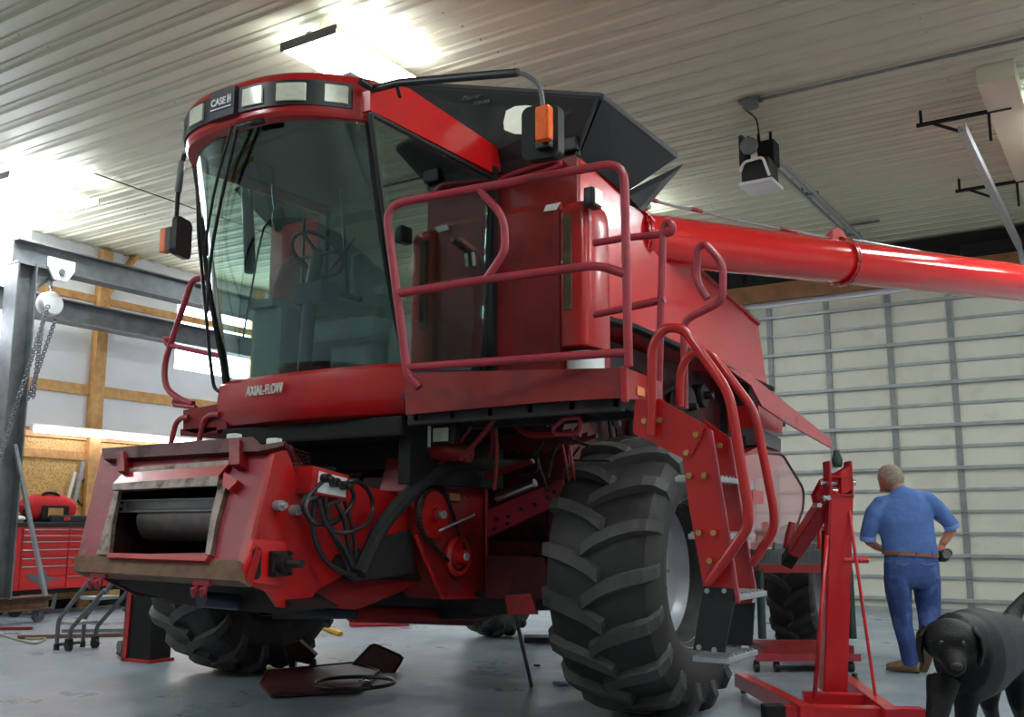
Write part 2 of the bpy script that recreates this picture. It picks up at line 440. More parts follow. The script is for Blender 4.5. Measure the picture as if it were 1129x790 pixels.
# wall strip light under the girt
t = thing('wall_strip_light', 'long fluorescent tube light on the wall above the red tool chest', 'light', (WX+.22, 10.3, 2.72))
a, b = at(38, 476, X=WX+.25), at(176, 492, X=WX+.25)
z = 2.68
P('tube', M().cyl((WX+.25, a.y, z), (WX+.25, 13.2, z), .035, seg=12), mat('wall_tube', (255,255,255), .4, emit=(240,236,255), es=6, var=0), t)
P('housing', M().box(WX+.16, WX+.24, a.y-.03, 13.25, z+.0, z+.1), WHITE, t)
# conduit along the ceiling with its junction box
t = thing('electrical_conduit', 'thin grey conduit crossing the ceiling from a round junction box', 'conduit', (-3.24, 10.03, CZ-.05))
P('pipe', M().tube([(-3.24, 10.03, CZ-.037), (5.9, 10.03, CZ-.037)], .017, 8), GREYP, t)
m = M(); m.cyl((-3.3, 10.03, CZ-.1), (-3.3, 10.03, CZ-.022), .09, seg=16); m.box(-3.42, -3.18, 9.95, 10.11, CZ-.04, CZ-.02)
P('junction_box', m, GREYP, t)
m = M().tube([at(104, 191, Z=CZ-.04), at(160, 211, Z=CZ-.04), at(220, 232, Z=CZ-.04), at(330, 268, Z=CZ-.04)], .01, 6)
P('ceiling_cable', m, GREYP, label='dark cable running along the ceiling beyond the left light', category='cable')

# ------------------------------------------------------------------ garage door opener and tracks
ox = -3.45
t = thing('garage_door_opener', 'black and grey door operator motor hanging from the ceiling on a long rail', 'motor', (ox, 10.7, 5.1))
y0 = at(838, 160, X=ox).y
oz = at(838, 165, X=ox).z
m = M(); m.box(ox-.17, ox+.15, y0-.2, y0+.16, oz-.42, oz-.16, bev=.02); m.box(ox-.2, ox-.15, y0-.16, y0+.1, oz-.2, oz+.16)
P('motor_housing', m, BLK, t)
m = M(); m.box(ox-.2, ox+.19, y0-.22, y0+.2, oz-.46, oz-.42, bev=.01)
m.tube([(ox-.17, y0-.22, oz-.3), (ox-.12, y0-.24, oz-.2), (ox+.1, y0-.24, oz-.18), (ox+.16, y0-.22, oz-.4)], .016, 8, smooth=.05)
P('base_tray', m, WHITE, t, label='pale bottom tray')
P('pulley', M().lathe((ox-.05, y0-.26, oz-.02), (0, 1, 0), [(0, .03), (0, .1), (.02, .085), (.04, .1), (.04, .03)], 20), DSTEEL, t)
m = M()
for dx in (-.14, -.02, .12): m.bar((ox+dx, y0+.02, oz-.2), (ox+dx, y0+.02, oz+.2), .035, .03)
m.box(ox-.03, ox+.16, y0-.02, y0+.2, oz-.18, oz+.1)
P('bracket', m, BLKM, t)
P('power_cord', M().tube([(ox, y0, oz+.1), (ox+.04, y0-.2, oz+.3), (-3.42, 10.22, CZ-.03)], .01, 6, smooth=.1), BLKM, t)
m = M(); zr = oz+.06
for dx in (-.075, .075): m.box(ox+dx-.018, ox+dx+.018, y0+.1, WY-.3, zr-.04, zr+.01)
m.box(ox-.02, ox+.02, y0+.1, WY-.3, zr-.005, zr+.012)
for k in range(6): m.box(ox-.09, ox+.09, y0+.5+k*.85, y0+.56+k*.85, zr+.005, zr+.018)
P('rail', m, STEEL, t)
m = M()
for yy in (y0+2.0, y0+4.2): m.box(ox-.11, ox+.11, yy-.02, yy+.02, zr-.02, zr+.02); m.bar((ox-.1, yy, zr), (ox-.1, yy, CZ-.024), .03, .03)
m.box(ox-.1, ox+.35, y0+4.4, y0+4.44, CZ-.06, CZ-.03)
P('rail_hanger', m, DSTEEL, t)
t = thing('door_track', 'galvanised overhead door track hung from black angle brackets at right', 'track', (-1.35, 11.1, 5.3))
m = M(); m.prism([(-1.39, 10.95, 5.30), (-1.31, 10.95, 5.30), (-1.31, 10.95, 5.40), (-1.33, 10.95, 5.40), (-1.33, 10.95, 5.32), (-1.37, 10.95, 5.32), (-1.37, 10.95, 5.38), (-1.39, 10.95, 5.38)], (0, 5.25, 0))
m.tube([(-1.35, 16.2, 5.33), (-1.35, 16.5, 5.25), (-1.33, 16.6, 4.9)], .04, 8, smooth=.3)
P('track_channel', m, STEEL, t)
for k, (yy) in enumerate((11.3, 13.9)):
    m = M(); m.box(-1.85, -.78 if k else -.9, yy-.02, yy+.02, CZ-.21, CZ-.17, bev=.003)
    m.bar((-1.12, yy, CZ-.19), (-1.12, yy, 5.28), .035, .03); m.bar((-1.7, yy, CZ-.19), (-1.36, yy, 5.42), .035, .03)
    m.bar((-1.8, yy, CZ-.2), (-1.8, yy, CZ-.024), .03, .03)
    P('angle_bracket', m, BLKM, t)

# ------------------------------------------------------------------ steel gantry with chain hoist
gx = -12.6
tz = 5.04
cy0 = at(24, 300, X=gx).y
t = thing('gantry_crane', 'grey steel rolling gantry with upright column and long top beam at left', 'crane', (gx, cy0, 0))
m = M(); cw = .15
for s in (-1, 1): m.box(gx-cw, gx+cw, cy0+s*.13-.012, cy0+s*.13+.012, .32, tz-.3)
m.box(gx-.012, gx+.012, cy0-.13, cy0+.13, .32, tz-.3)
P('column', m, DSTEEL, t)
def ibeam(m, x, y0, y1, z0, z1, w=.1):
    m.box(x-w, x+w, y0, y1, z1-.02, z1, bev=.003); m.box(x-w, x+w, y0, y1, z0, z0+.02, bev=.003); m.box(x-.01, x+.01, y0, y1, z0, z1, bev=0)
m = M(); ibeam(m, gx, cy0-.15, 15.6, tz-.34, tz, .13); P('top_beam', m, DSTEEL, t)
m = M(); ibeam(m, gx, cy0-3.4, cy0+.75, .16, .34, .11)
P('base_beam', m, MUD, t, label='dusty brown bottom beam')
m = M(); m.box(gx-.03, gx+.03, cy0-.9, cy0-.85, .34, 1.2)
a, b = at(11, 490, X=gx), at(40, 652, X=gx)
m = M().bar((gx+.13, cy0+.02, a.z), (gx+.13, cy0+.62, .34), .05, .05); P('brace', m, STEEL, t)
m = M().bar((gx, cy0+.1, tz-.72), (gx, cy0+.5, tz-.32), .04, .04); m.bar((gx, cy0+.1, tz-.4), (gx, cy0+.7, tz-.36), .05, .05); P('knee_brace', m, DSTEEL, t)
for yy in (cy0+.62, cy0-3.2):
    m = M(); m.lathe((gx-.035, yy, .078), (1, 0, 0), [(0, .02), (0, .078), (.07, .078), (.07, .02)], 20); m.box(gx-.06, gx-.042, yy-.04, yy+.04, .07, .16); m.box(gx+.042, gx+.06, yy-.04, yy+.04, .07, .16)
    P('caster', m, GREYP, t)
# far beam of the runway behind it
m = M(); ibeam(m, -13.7, 2.2, 16.2, 4.28, 4.62, .13)
t = thing('runway_beam', 'second long steel beam, parallel behind the gantry and lower', 'beam', (-13.7, 9, 4.3)); P('beam', m, DSTEEL, t)
m = M()
for yy in (2.4, 16.0): m.box(-13.78, -13.62, yy-.08, yy+.08, 0, 4.28)
P('post', m, DSTEEL, t)
# chain hoist
hy = at(66, 287, X=gx+.16).y; hz = tz-.34
t = thing('chain_hoist', 'white chain hoist on a beam trolley with hanging load chains', 'hoist', (gx, hy, hz-.5))
m = M()
for s in (-1, 1): m.prism([(gx+s*.19, hy-.2, hz+.16), (gx+s*.19, hy+.2, hz+.16), (gx+s*.19, hy+.2, hz+.03), (gx+s*.19, hy+.1, hz-.14), (gx+s*.19, hy-.1, hz-.14), (gx+s*.19, hy-.2, hz+.03)], (s*.03, 0, 0))
P('trolley_plate', m, WHITE, t)
m = M()
for s in (-1, 1):
    for d in (-.12, .12): m.lathe((gx+s*.12, hy+d, hz+.07), (s, 0, 0), [(0, .01), (0, .05), (.05, .05), (.05, .01)], 14)
m.lathe((gx+.2, hy, hz-.02), (1, 0, 0), [(0, .01), (0, .045), (.04, .045), (.04, .01)], 14); m.bar((gx-.2, hy, hz-.1), (gx+.2, hy, hz-.1), .04, .04)
P('trolley_wheel', m, DSTEEL, t)
m = M().tube([(gx, hy, hz-.1), (gx, hy, hz-.2), (gx+.03, hy, hz-.24), (gx, hy, hz-.3)], .018, 8, smooth=.03); P('hook', m, CHROME, t)
P('hoist_body', M().lathe((gx-.1, hy, hz-.44), (1, 0, 0), [(0, .05), (.01, .15), (.05, .17), (.15, .17), (.19, .15), (.2, .05)], 26), WHITE, t)
def chain(m, p, q, n, r=.011):
    p, q = Vector(p), Vector(q)
    for k in range(n):
        a_, b_ = p.lerp(q, k/n), p.lerp(q, (k+1.25)/n); d = (b_-a_); u = Vector((1, 0, 0)) if k % 2 else Vector((0, 1, 0)); w = r*1.3
        m.tube([a_+u*w, b_+u*w, b_-u*w, a_-u*w], r*.45, 5, smooth=w*.7, closed=True)
m = M(); chain(m, (gx, hy-.08, hz-.58), (gx-.05, hy-.1, hz-1.75), 34, .02); P('load_chain', m, DSTEEL, t); m = M()
chain(m, (gx, hy+.12, hz-.58), (gx-.3, hy-.02, hz-1.75), 34, .02)
P('load_chain', m, DSTEEL, t)
m = M(); p0 = Vector((gx+.16, hy-.12, hz-.5)); p1 = Vector((gx+.3, hy-.75, 1.9))
chain(m, p0, p1, 60, .02); P('hand_chain', m, DSTEEL, t)

# ------------------------------------------------------------------ red tool chest and what stands on it
tx = -13.45
ty0 = at(18, 600, X=tx).y; ty1 = ty0+2.3
tzt = at(40, 575, X=tx).z; tzb = at(40, 650, X=tx).z
TCH = mat('tool_chest_red', (208,28,30), .3, var=.05, coat=.3)
t = thing('tool_chest', 'wide red roller tool chest with many shallow drawers against the board wall', 'tool chest', (tx-.3, ty0+1, 0))
P('cabinet', M().box(tx-.6, tx, ty0, ty1, tzb, tzt-.05, bev=.01), TCH, t)
P('worktop', M().box(tx-.62, tx+.03, ty0-.02, ty1+.02, tzt-.07, tzt-.0, bev=.012), BLK, t)
hh = tzt-.09-tzb; yc = ty0+.02; edge = [0, .1, .2, .33, .47, .6, .78, 1.0]
for col, (ya, yb) in enumerate(((ty0+.08, ty0+.78), (ty0+.8, ty1-.05))):
    ee = edge if col else edge[:-1]
    for k in range(len(ee)-1):
        z1 = tzt-.09-ee[k]*hh; z0 = tzt-.09-ee[k+1]*hh
        d = P('drawer', M().box(tx-.01, tx+.018, ya, yb, z0+.008, z1-.006, bev=.004), TCH, t)
        P('handle', M().box(tx+.014, tx+.036, ya, yb, z1-.026, z1-.010, bev=.003), CHROME, d)
P('drawer', M().box(tx-.01, tx+.016, ty0+.08, ty0+.78, tzb+.01, tzb+.21*hh, bev=.004), TCH, t, label='lower door with a pale bird emblem')
m = M(); bc = Vector((tx+.019, ty0+.42, tzb+.13*hh+.05)); E_ = lambda u, v: bc+Vector((0, u, v))
m.plate([E_(-.24, .09), E_(-.13, .06), E_(-.05, .03), (E_(-.02, .12)), E_(.05, .1), E_(.06, .03), E_(.15, .0), E_(.3, -.01), E_(.18, -.04), E_(.1, -.05), E_(.12, -.12), E_(.03, -.09), E_(-.04, -.12), E_(-.1, -.05), E_(-.2, -.02)], .004)
P('emblem', m, GREYP, t)
m = M(); m.box(tx-.58, tx-.02, ty0+.03, ty1-.03, tzb-.06, tzb)
for yy in (ty0+.12, ty1-.12):
    for xx in (tx-.5, tx-.1): m.lathe((xx-.03, yy, .09), (1, 0, 0), [(0, .02), (0, .09), (.06, .09), (.06, .02)], 18); m.box(xx-.05, xx+.05, yy-.04, yy+.04, .1, tzb-.05)
P('caster_base', m, BLKM, t)
bgx = tx-.25; by = at(52, 560, X=bgx).y
t = thing('tool_bag', 'red and black canvas tool bag on the tool chest', 'bag', (bgx, by, tzt))
m = M()
for s in (0,): m.loft([((bgx, by-.36, tzt+.15), .12, .1), ((bgx, by-.33, tzt+.17), .16, .165), ((bgx, by-.2, tzt+.2), .17, .2), ((bgx, by+.2, tzt+.2), .17, .2), ((bgx, by+.36, tzt+.165), .16, .165), ((bgx, by+.4, tzt+.15), .12, .1)], n=24)
P('bag_body', m, mat('red_canvas', (196,30,36), .8), t)
m = M(); m.box(bgx+.1, bgx+.185, by-.2, by+.24, tzt+.01, tzt+.24, bev=.03); m.box(bgx-.02, bgx+.1, by-.38, by-.28, tzt, tzt+.25, bev=.03)
m.tube([(bgx+.1, by-.2, tzt+.25), (bgx+.05, by-.12, tzt+.42), (bgx+.05, by+.12, tzt+.42), (bgx+.1, by+.2, tzt+.25)], .022, 8, smooth=.1)
P('pocket', m, BLKM, t, label='black pockets and carrying strap')
P('label_patch', M().box(bgx+.18, bgx+.19, by-.1, by+.14, tzt+.06, tzt+.2, bev=.01), mat('tan_cardboard', (190,140,90), .8), t)
t = thing('tool_case', 'flat black tool case with red latches lying along the tool chest edge', 'case', (tx-.1, by+.4, tzt))
P('case_shell', M().box(tx-.055, tx+.02, by-.1, by+.72, tzt, tzt+.1, bev=.02), BLK, t)
for d in (.1, .5): P('latch', M().box(tx+.015, tx+.03, by+d, by+d+.1, tzt+.02, tzt+.07), mat('red_plastic', (190,30,34), .4), t)
P('shop_rag', M().ball((tx-.1, ty0+.08, tzt+.046), .08, (.9, 1.0, .5)), WHITE, label='crumpled white rag at the left end of the tool chest top', category='rag')
for (xa, ya, xb, yb, w, lb, mm) in ((70, 573, 83, 520, .05, 'thin pale strip leaning on the board wall behind the tool chest', WHITE), (79, 574, 92, 508, .07, 'grey metal angle leaning beside the pale strip on the board wall', STEEL)):
    a, b = at(xa, ya, X=WX+.3), at(xb, yb, X=WX+.11)
    a = at(xa, ya, X=WX+.17); q = (a-b)/(b.z-a.z); a = b+q*(b.z-.02); a.x = WX+.2
    P('metal_strip', M().bar(a, b, w, .02, up=(1, 0, 0)), mm, label=lb, category='strip')
cc = at(98, 543, X=WX+.07)
m = M()
for k in range(3): m.lathe((WX+.062+k*.012, cc.y+.01*k, cc.z), (1, 0, 0), [(-.009+.009*math.cos(q*PI/3), .22+.01*k+.009*math.sin(q*PI/3)) for q in range(6)], 40, closed=True)
P('coiled_hose', m, CORD, label='loop of dark hose hanging on the board wall', category='hose')

# ------------------------------------------------------------------ rolling steps
def rolling_steps():
    s0 = at(62, 716, Z=0)
    t = thing('rolling_steps', 'small grey tubular two-step stool on casters in front of the tool chest', 'step stool', s0)
    X, Y = s0.x, s0.y; r = .022
    # climbs towards +X... side frames stand 0.42 apart in Y
    m = M()
    for dy in (0, .3):
        m.tube([(X, Y+dy, .02), (X, Y+dy, .27), (X+.02, Y+dy, .31), (X+.55, Y+dy, .78)], r, 8, smooth=.04)
        m.tube([(X+.2, Y+dy, .1), (X+.22, Y+dy, .22), (X+.72, Y+dy, .62)], r, 8, smooth=.04)
    m.tube([(X, Y, .05), (X, Y+.3, .05)], r*.8, 8)
    P('side_frame', m, GREYP, t)
    for zz, xx in ((.27, 0), (.53, .32)):
        P('step', M().box(X+xx-.01, X+xx+.24, Y+.01, Y+.29, zz-.02, zz+.012, bev=.008), STEEL, t)
    for dy in (0, .3):
        m = M(); m.lathe((X+.2, Y+dy-.02, .05), (0, 1, 0), [(0, .01), (0, .05), (.04, .05), (.04, .01)], 18); m.box(X+.17, X+.23, Y+dy-.03, Y+dy+.03, .06, .12)
        P('caster', m, BLK, t)
    for dy in (0, .3): P('rubber_foot', M().cyl((X, Y+dy, 0), (X, Y+dy, .06), .028), BLK, t)
    return t
rolling_steps()

# red jack stand beside the far tyre and thin black rack
b0 = at(163, 728, Z=0)
t = thing('jack_stand', 'red edged black support stand beside the far front tyre', 'stand', b0)
m = M(); m.box(b0.x-.17, b0.x+.17, b0.y-.12, b0.y+.12, .02, .9, bev=.01); P('body', m, BLKM, t)
m = M(); m.prism([(b0.x-.2, b0.y-.14, .0), (b0.x-.14, b0.y-.14, .0), (b0.x-.1, b0.y-.14, 1.0), (b0.x-.15, b0.y-.14, 1.0)], (0, .05, 0)); m.box(b0.x-.2, b0.x+.2, b0.y-.14, b0.y+.14, 0, .03)
P('red_edge', m, RED, t, label='bright red front edge')
b1 = at(136, 727, Z=0)
t = thing('dolly_frame', 'thin black upright dolly frame with small wheels left of the support stand', 'dolly', b1)
m = M(); m.tube([b1+Vector((0, 0, .02)), b1+Vector((.02, 0, .85))], .018, 8); m.tube([b1+Vector((0, 0, .03)), b1+Vector((-.3, .16, .03))], .018, 8); m.tube([b1+Vector((.01, 0, .45)), b1+Vector((-.1, .05, .45))], .014, 8)
P('frame', m, BLKM, t)
for z_ in (.12, .7):
    P('wheel', M().lathe(b1+Vector((-.05, -.02, z_)), (.2, 1, 0), [(0, .01), (0, .055), (.035, .055), (.035, .01)], 18), GREYP, t)

# hoses, strips and blocks lying on the floor at left
P('floor_hose', M().tube([at(20, 697, Z=.012), at(30, 704, Z=.012), at(52, 703, Z=.012), at(40, 710, Z=.012), at(24, 706, Z=.012), at(0, 699, Z=.012), at(-60, 690, Z=.012)], .011, 8, smooth=.25), mat('tan_air_hose', (150,140,112), .6), label='tan air hose looped on the floor at the left edge', category='hose')
a, b = at(20, 702, Z=.02), at(150, 699, Z=.02)
P('steel_strip', M().bar((a.x, a.y, .02), (b.x, b.y, .02), .08, .04), MUD, label='long dusty flat bar lying on the floor behind the rolling steps', category='bar')
a, b = at(60, 696, Z=.02), at(148, 695, Z=.02)
P('steel_strip', M().bar((a.x, a.y+.1, .02), (b.x, b.y+.1, .02), .05, .04), DSTEEL, label='thin dark bar lying behind the dusty flat bar', category='bar')
P('steel_strip', M().bar(at(-40, 693, Z=.02), at(36, 692, Z=.02), .07, .03), REDD, label='dark red bar lying on the floor at the left edge', category='bar')
# ================================================================== THE COMBINE
AX, AY = -4.85, 6.45
cmb = thing('combine_harvester', 'large red combine harvester without its header, parked in the workshop', 'combine', (AX, AY, 0))
NX = Vector((1, 0, 0)); NY = Vector((0, 1, 0)); NZ = Vector((0, 0, 1))

def wheel(cx, cy, Rr, w, rr, n, rear=False, side=1):
    """side +1: outer face towards +X"""
    s = w/.78; k = Rr/.93
    Q = lambda r: rr+(r-.43)/(.93-.43)*(Rr-rr)
    prof = [(-.28, .44), (-.36, .53), (-.39, .66), (-.385, .76), (-.345, .835), (-.25, .868), (-.1, .88), (0, .882), (.1, .88), (.25, .868), (.345, .835), (.385, .76), (.39, .66), (.36, .53), (.28, .44), (.2, .41), (-.2, .41)]
    m = M(); m.lathe((cx, cy, Rr), (1, 0, 0), [(x*s, Q(r)) for x, r in prof], 72, closed=True)
    tire = P('tyre', m, RUB, cmb)
    m = M()
    st = [((-.07, .875), (-.06, .928), 0), ((.03, .875), (.03, .933), .065), ((.12, .872), (.12, .933), .11), ((.2, .87), (.2, .93), .14), ((.28, .855), (.285, .922), .165), ((.335, .825), (.36, .892), .182), ((.372, .77), (.41, .80), .205), ((.383, .69), (.396, .70), .23)]
    hw = .046/ .93 if not rear else .055
    for sd in (-1, 1):
        for i in range(n):
            a0 = 2*PI*(i+(.5 if sd > 0 else 0))/n
            rows = [[], [], [], []]
            for bp, tp, da in st:
                a = a0+da*(1.0 if not rear else 1.3)
                for j, ((x, r), off) in enumerate(((bp, -hw*1.25), (tp, -hw*.85), (tp, hw*.85), (bp, hw*1.25))):
                    A_ = a+off; r2 = Q(r)
                    rows[j].append(Vector((cx+sd*x*s, cy-math.cos(A_)*r2, Rr+math.sin(A_)*r2)))
            vr = [[m.b.verts.new(p) for p in r] for r in rows]
            for a, b in ((0, 1), (1, 2), (2, 3), (3, 0)):
                for q in range(len(st)-1): m.b.faces.new((vr[a][q], vr[a][q+1], vr[b][q+1], vr[b][q]))
            m.b.faces.new([vr[j][0] for j in range(4)]); m.b.faces.new([vr[j][-1] for j in (3, 2, 1, 0)])
    P('tread_lug', m, LUG, tire, label='worn grey chevron lugs', sharp=50)
    c = (cx, cy, Rr); ax = (side, 0, 0); r0 = Q(.46)
    m = M(); m.lathe(c, ax, [(x*s, r) for x, r in ((.30, r0+.0), (.305, r0+.025), (.285, r0+.03), (.27, r0+.005), (.25, r0-.03), (.1, r0-.045), (.02, r0-.09), (-.02, r0*.62), (.02, r0*.52), (.02, r0*.3), (.02, .0001), (0, .0001), (0, r0*.3), (-.04, r0*.6), (-.02, r0-.06), (-.26, r0-.03), (-.28, r0+.02), (-.29, r0+.02), (-.29, r0))], 56, closed=True)
    P('rim', m, SILV if not rear else GREYP, tire)
    m = M(); m.lathe(c, ax, [(.02*s, .0001), (.02*s, .12), (.04, .11), (.05, .08), (.05, .0001)], 28)
    for q in range(10):
        a = 2*PI*q/10; p = Vector(c)+Vector((side*.02*s, math.cos(a)*r0*.42, math.sin(a)*r0*.42)); m.cyl(p, p+Vector((side*.03, 0, 0)), .016, seg=6)
    P('wheel_hub', m, SILV if not rear else REDD, tire)
wheel(-2.95, 6.45, .93, .76, .46, 18, side=1)
wheel(-6.82, 6.45, .93, .76, .46, 18, side=-1)
wheel(-3.0, 10.2, .63, .44, .32, 15, True, 1)
wheel(-6.5, 9.95, .63, .44, .32, 15, True, -1)

# ---- chassis
m = M(); m.box(-6.35, -3.42, 6.27, 6.63, .74, 1.12, bev=.02); m.box(-3.62, -3.4, 6.15, 6.85, .7, 1.55, bev=.03); m.box(-6.4, -6.2, 6.15, 6.85, .7, 1.55, bev=.03)
m.cyl((-3.4, 6.45, .93), (-3.0, 6.45, .93), .13); m.cyl((-6.75, 6.45, .93), (-6.4, 6.45, .93), .13)
P('front_axle', m, REDK, cmb)
m = M(); m.box(-6.3, -3.2, 10.1, 10.3, .68, .86, bev=.02); m.box(-5.6, -4.3, 9.9, 10.5, .8, 1.95, bev=.03); m.cyl((-3.25, 10.2, .63), (-3.0, 10.2, .63), .08); m.cyl((-6.5, 10.2, .63), (-6.3, 10.2, .63), .08)
m.box(-3.5, -3.25, 10.0, 10.4, .55, .9, bev=.02)
P('rear_axle', m, REDK, cmb)
m = M()
m.prism([(-3.62, 6.5, 1.9), (-3.62, 6.5, 1.25), (-3.62, 6.55, .78), (-3.62, 7.9, .78), (-3.62, 8.7, 1.5), (-3.62, 9.0, 2.0), (-3.62, 10.25, 2.1), (-3.62, 10.25, 2.72), (-3.62, 6.3, 2.72), (-3.62, 6.3, 2.1)], (-2.45, 0, 0))
P('separator_body', m, REDK, cmb)
m = M(); m.box(-5.65, -4.0, 5.0, 6.3, 1.80, 1.93, bev=.02); m.box(-5.5, -4.2, 5.4, 6.3, 1.62, 1.8, bev=.02); m.box(-4.1, -4.0, 5.1, 6.2, 1.5, 1.95); m.box(-5.7, -5.6, 5.1, 6.2, 1.5, 1.95)
P('cab_support', m, BLKM, cmb, label='dark cab mounting frame')
# engine-bay clutter seen behind the ladder: pulleys and belts
m = M()
for (yy, zz, r) in ((7.0, 2.35, .26), (7.75, 1.95, .34), (8.5, 2.3, .22), (7.2, 1.55, .2), (8.9, 2.45, .12)):
    m.lathe((-3.6, yy, zz), (1, 0, 0), [(0, .04), (0, r*.9), (.03, r), (.06, r*.88), (.09, r), (.12, r*.9), (.12, .04), (.2, .03), (.2, .001)], 32)
P('belt_pulley', m, GREASE, cmb)
m = M()
for (a, ra, b, rb) in (((7.0, 2.35), .26, (7.75, 1.95), .34), ((7.75, 1.95), .34, (8.5, 2.3), .22), ((7.0, 2.35), .26, (7.2, 1.55), .2)):
    path = []
    for t_ in range(12):
        q = PI/2+PI*t_/11; path.append((-3.54, a[0]+ra*math.cos(q), a[1]+ra*math.sin(q)))
    for t_ in range(12):
        q = -PI/2+PI*t_/11; path.append((-3.54, b[0]+rb*math.cos(q), b[1]+rb*math.sin(q)))
    m.tube(path, .018, 6, closed=True)
P('drive_belt', m, BLKM, cmb)

# ---- grain tank
side = pts([(655, 347), (693, 358), (750, 383), (846, 427), (836, 357), (745, 275), (700, 222), (668, 188), (640, 168), (634, 176)], X=-3.3)
for p in side: p.x = -3.3
side[0].y = side[9].y = side[8].y = 6.12
side[0].z = 2.73
gt = P('grain_tank', M().prism(side, (-3.1, 0, 0)), TANKR, cmb, sharp=20)
m = M(); m.bar(side[4]+Vector((.01, 0, 0)), side[5]+Vector((.01, 0, 0)), .03, .03); m.bar(side[5]+Vector((.01, 0, 0)), side[6]+Vector((.01, 0, 0)), .03, .03)
P('edge_trim', m, RED, gt)
hop = [Vector((-3.34, p.y, p.z+.012)) for p in (side[8], side[6], side[5], side[4])]
P('bounce_cover', M().prism(hop+[p-Vector((0, 0, .01)) for p in hop[::-1]], (-3.0, 0, 0)), mat('bounce_cover_grey', (70,70,68), .8), gt)  # unseen dark cover added so the red tank top won't tint the ceiling
m = M()
for a, b in ((side[0], side[1]), (side[1], side[2]), (side[2], side[3])):
    m.bar(a+Vector((.03, 0, -.02)), b+Vector((.03, 0, -.02)), .09, .04)
P('lower_rail', m, BLKM, gt)
EXT = mat('black_extension_panel', (22,23,26), .5, var=.2, vs=2, col2=(44,45,48), c2=(.5,.8), c2s=3)
EDGE = mat('dark_folded_edge', (62,64,68), .4, var=.1)
A1 = Vector((-3.05, 6.0, 4.23)); A2 = Vector((-3.0, 7.25, 4.12)); A3 = Vector((-3.3, 6.95, 3.66)); A4 = Vector((-3.32, 6.13, 3.88))
A2 = at(745, 172, X=-3.0); A3 = at(688, 211, X=-3.28)
TL_ = at(455, 94, Y=6.0)
F1 = [A1, TL_, Vector((-4.9, 6.0, TL_.z)), Vector((-4.9, 6.12, 3.85)), A4]
ep = P('tank_extension', M().plate(F1, .02), EXT, cmb, label='black tank extension panels')
e2 = M().plate([A1, A4, A3, A2], .02); P('side_panel', e2, EXT, ep)
P('rear_gusset', M().plate([at(752, 181, X=-3.0), A3+Vector((0, .02, 0)), at(694, 226, X=-3.3), at(708, 233, X=-3.22)], .02), EXT, ep)
P('far_panel', M().plate([Vector((-4.9, 6.0, TL_.z)), Vector((-6.75, 6.0, 4.23)), Vector((-6.4, 6.12, 3.85)), Vector((-4.9, 6.12, 3.85))], .02), EXT, ep)
m = M(); m.bar(A1, TL_, .03, .05); m.bar(A1, A2, .03, .05); m.bar(A1+Vector((-.02, -.01, 0)), A4.lerp(A1, .1)+Vector((0, -.02, 0)), .02, .03); m.bar(A2, A3, .02, .03); m.bar(TL_, Vector((-4.9, 6.0, TL_.z)), .03, .05)
P('folded_edge', m, EDGE, ep)
# rounded pale window pane in the front panel
def rrect(c, a, b, w, h, r, n=6):
    out = []
    for sx, sy, q0 in ((1, 1, 0), (-1, 1, 1), (-1, -1, 2), (1, -1, 3)):
        for k in range(n+1):
            q = (q0+k/n)*PI/2; out.append(c + a*(sx*(w/2-r)+r*math.cos(q)) + b*(sy*(h/2-r)+r*math.sin(q)))
    return out
pn = [at(x, y, Y=5.97) for x, y in ((558, 122), (568, 117), (580, 116), (596, 118), (596, 146), (582, 148), (566, 147), (556, 143), (555, 135))]
P('inspection_window', M().plate(pn, .012), mat('glowing_milky_window', (226,230,214), .3, emit=(226,230,214), es=.15), ep, label='pale rounded window')  # faint glow built into the pane for light coming through it
tc_ = at(524, 110, Y=5.96)
P('maker_lettering', text('Maurer', .055, at(519, 107, Y=5.97), (1, 0, -.1), (0, 0, 1), .0015, shear=.4), GREYP, ep)
P('maker_lettering', text('TOP-PER', .04, at(530, 113, Y=5.97), (1, 0, -.1), (0, 0, 1), .0015, shear=.4), GREYP, ep)

# red box above the cabinet, its wavy top hoop, and lamp on the tank
m = M(); m.prism([(-4.02, 6.085, 3.3), (-3.30, 6.085, 3.3), (-3.30, 6.085, 3.88), (-3.55, 6.085, 3.86), (-4.02, 6.085, 3.82)], (0, .05, 0))
P('upper_cowl', m, REDD, cmb)
P('lift_handle', M().tube([at(545, 203, Y=6.05), at(560, 193, Y=6.05), at(612, 176, Y=6.05), at(620, 180, Y=6.05), at(612, 185, Y=6.05), at(565, 199, Y=6.05)], .018, 8, smooth=.06, closed=True), RAIL, cmb)
m = M(); c = at(629, 160, Y=6.1); m.box(c.x-.07, c.x+.08, 6.05, 6.2, c.z-.06, c.z+.05, bev=.015); m.bar((c.x+.06, 6.1, c.z-.1), (c.x+.06, 6.1, c.z-.02), .03, .03)
P('beacon_base', m, BLK, cmb, label='small black box on the tank corner')
c = at(654, 218, X=-3.12)
m = M().box(c.x-.05, c.x+.03, c.y-.06, c.y+.08, c.z-.07, c.z+.07, bev=.02); wl = P('work_lamp', m, BLK, cmb, label='black square work lamp')
P('lens', M().plate([c+Vector((.035, -.045, -.055)), c+Vector((.035, .06, -.055)), c+Vector((.035, .06, .055)), c+Vector((.035, -.045, .055))], .008), LENS, wl)

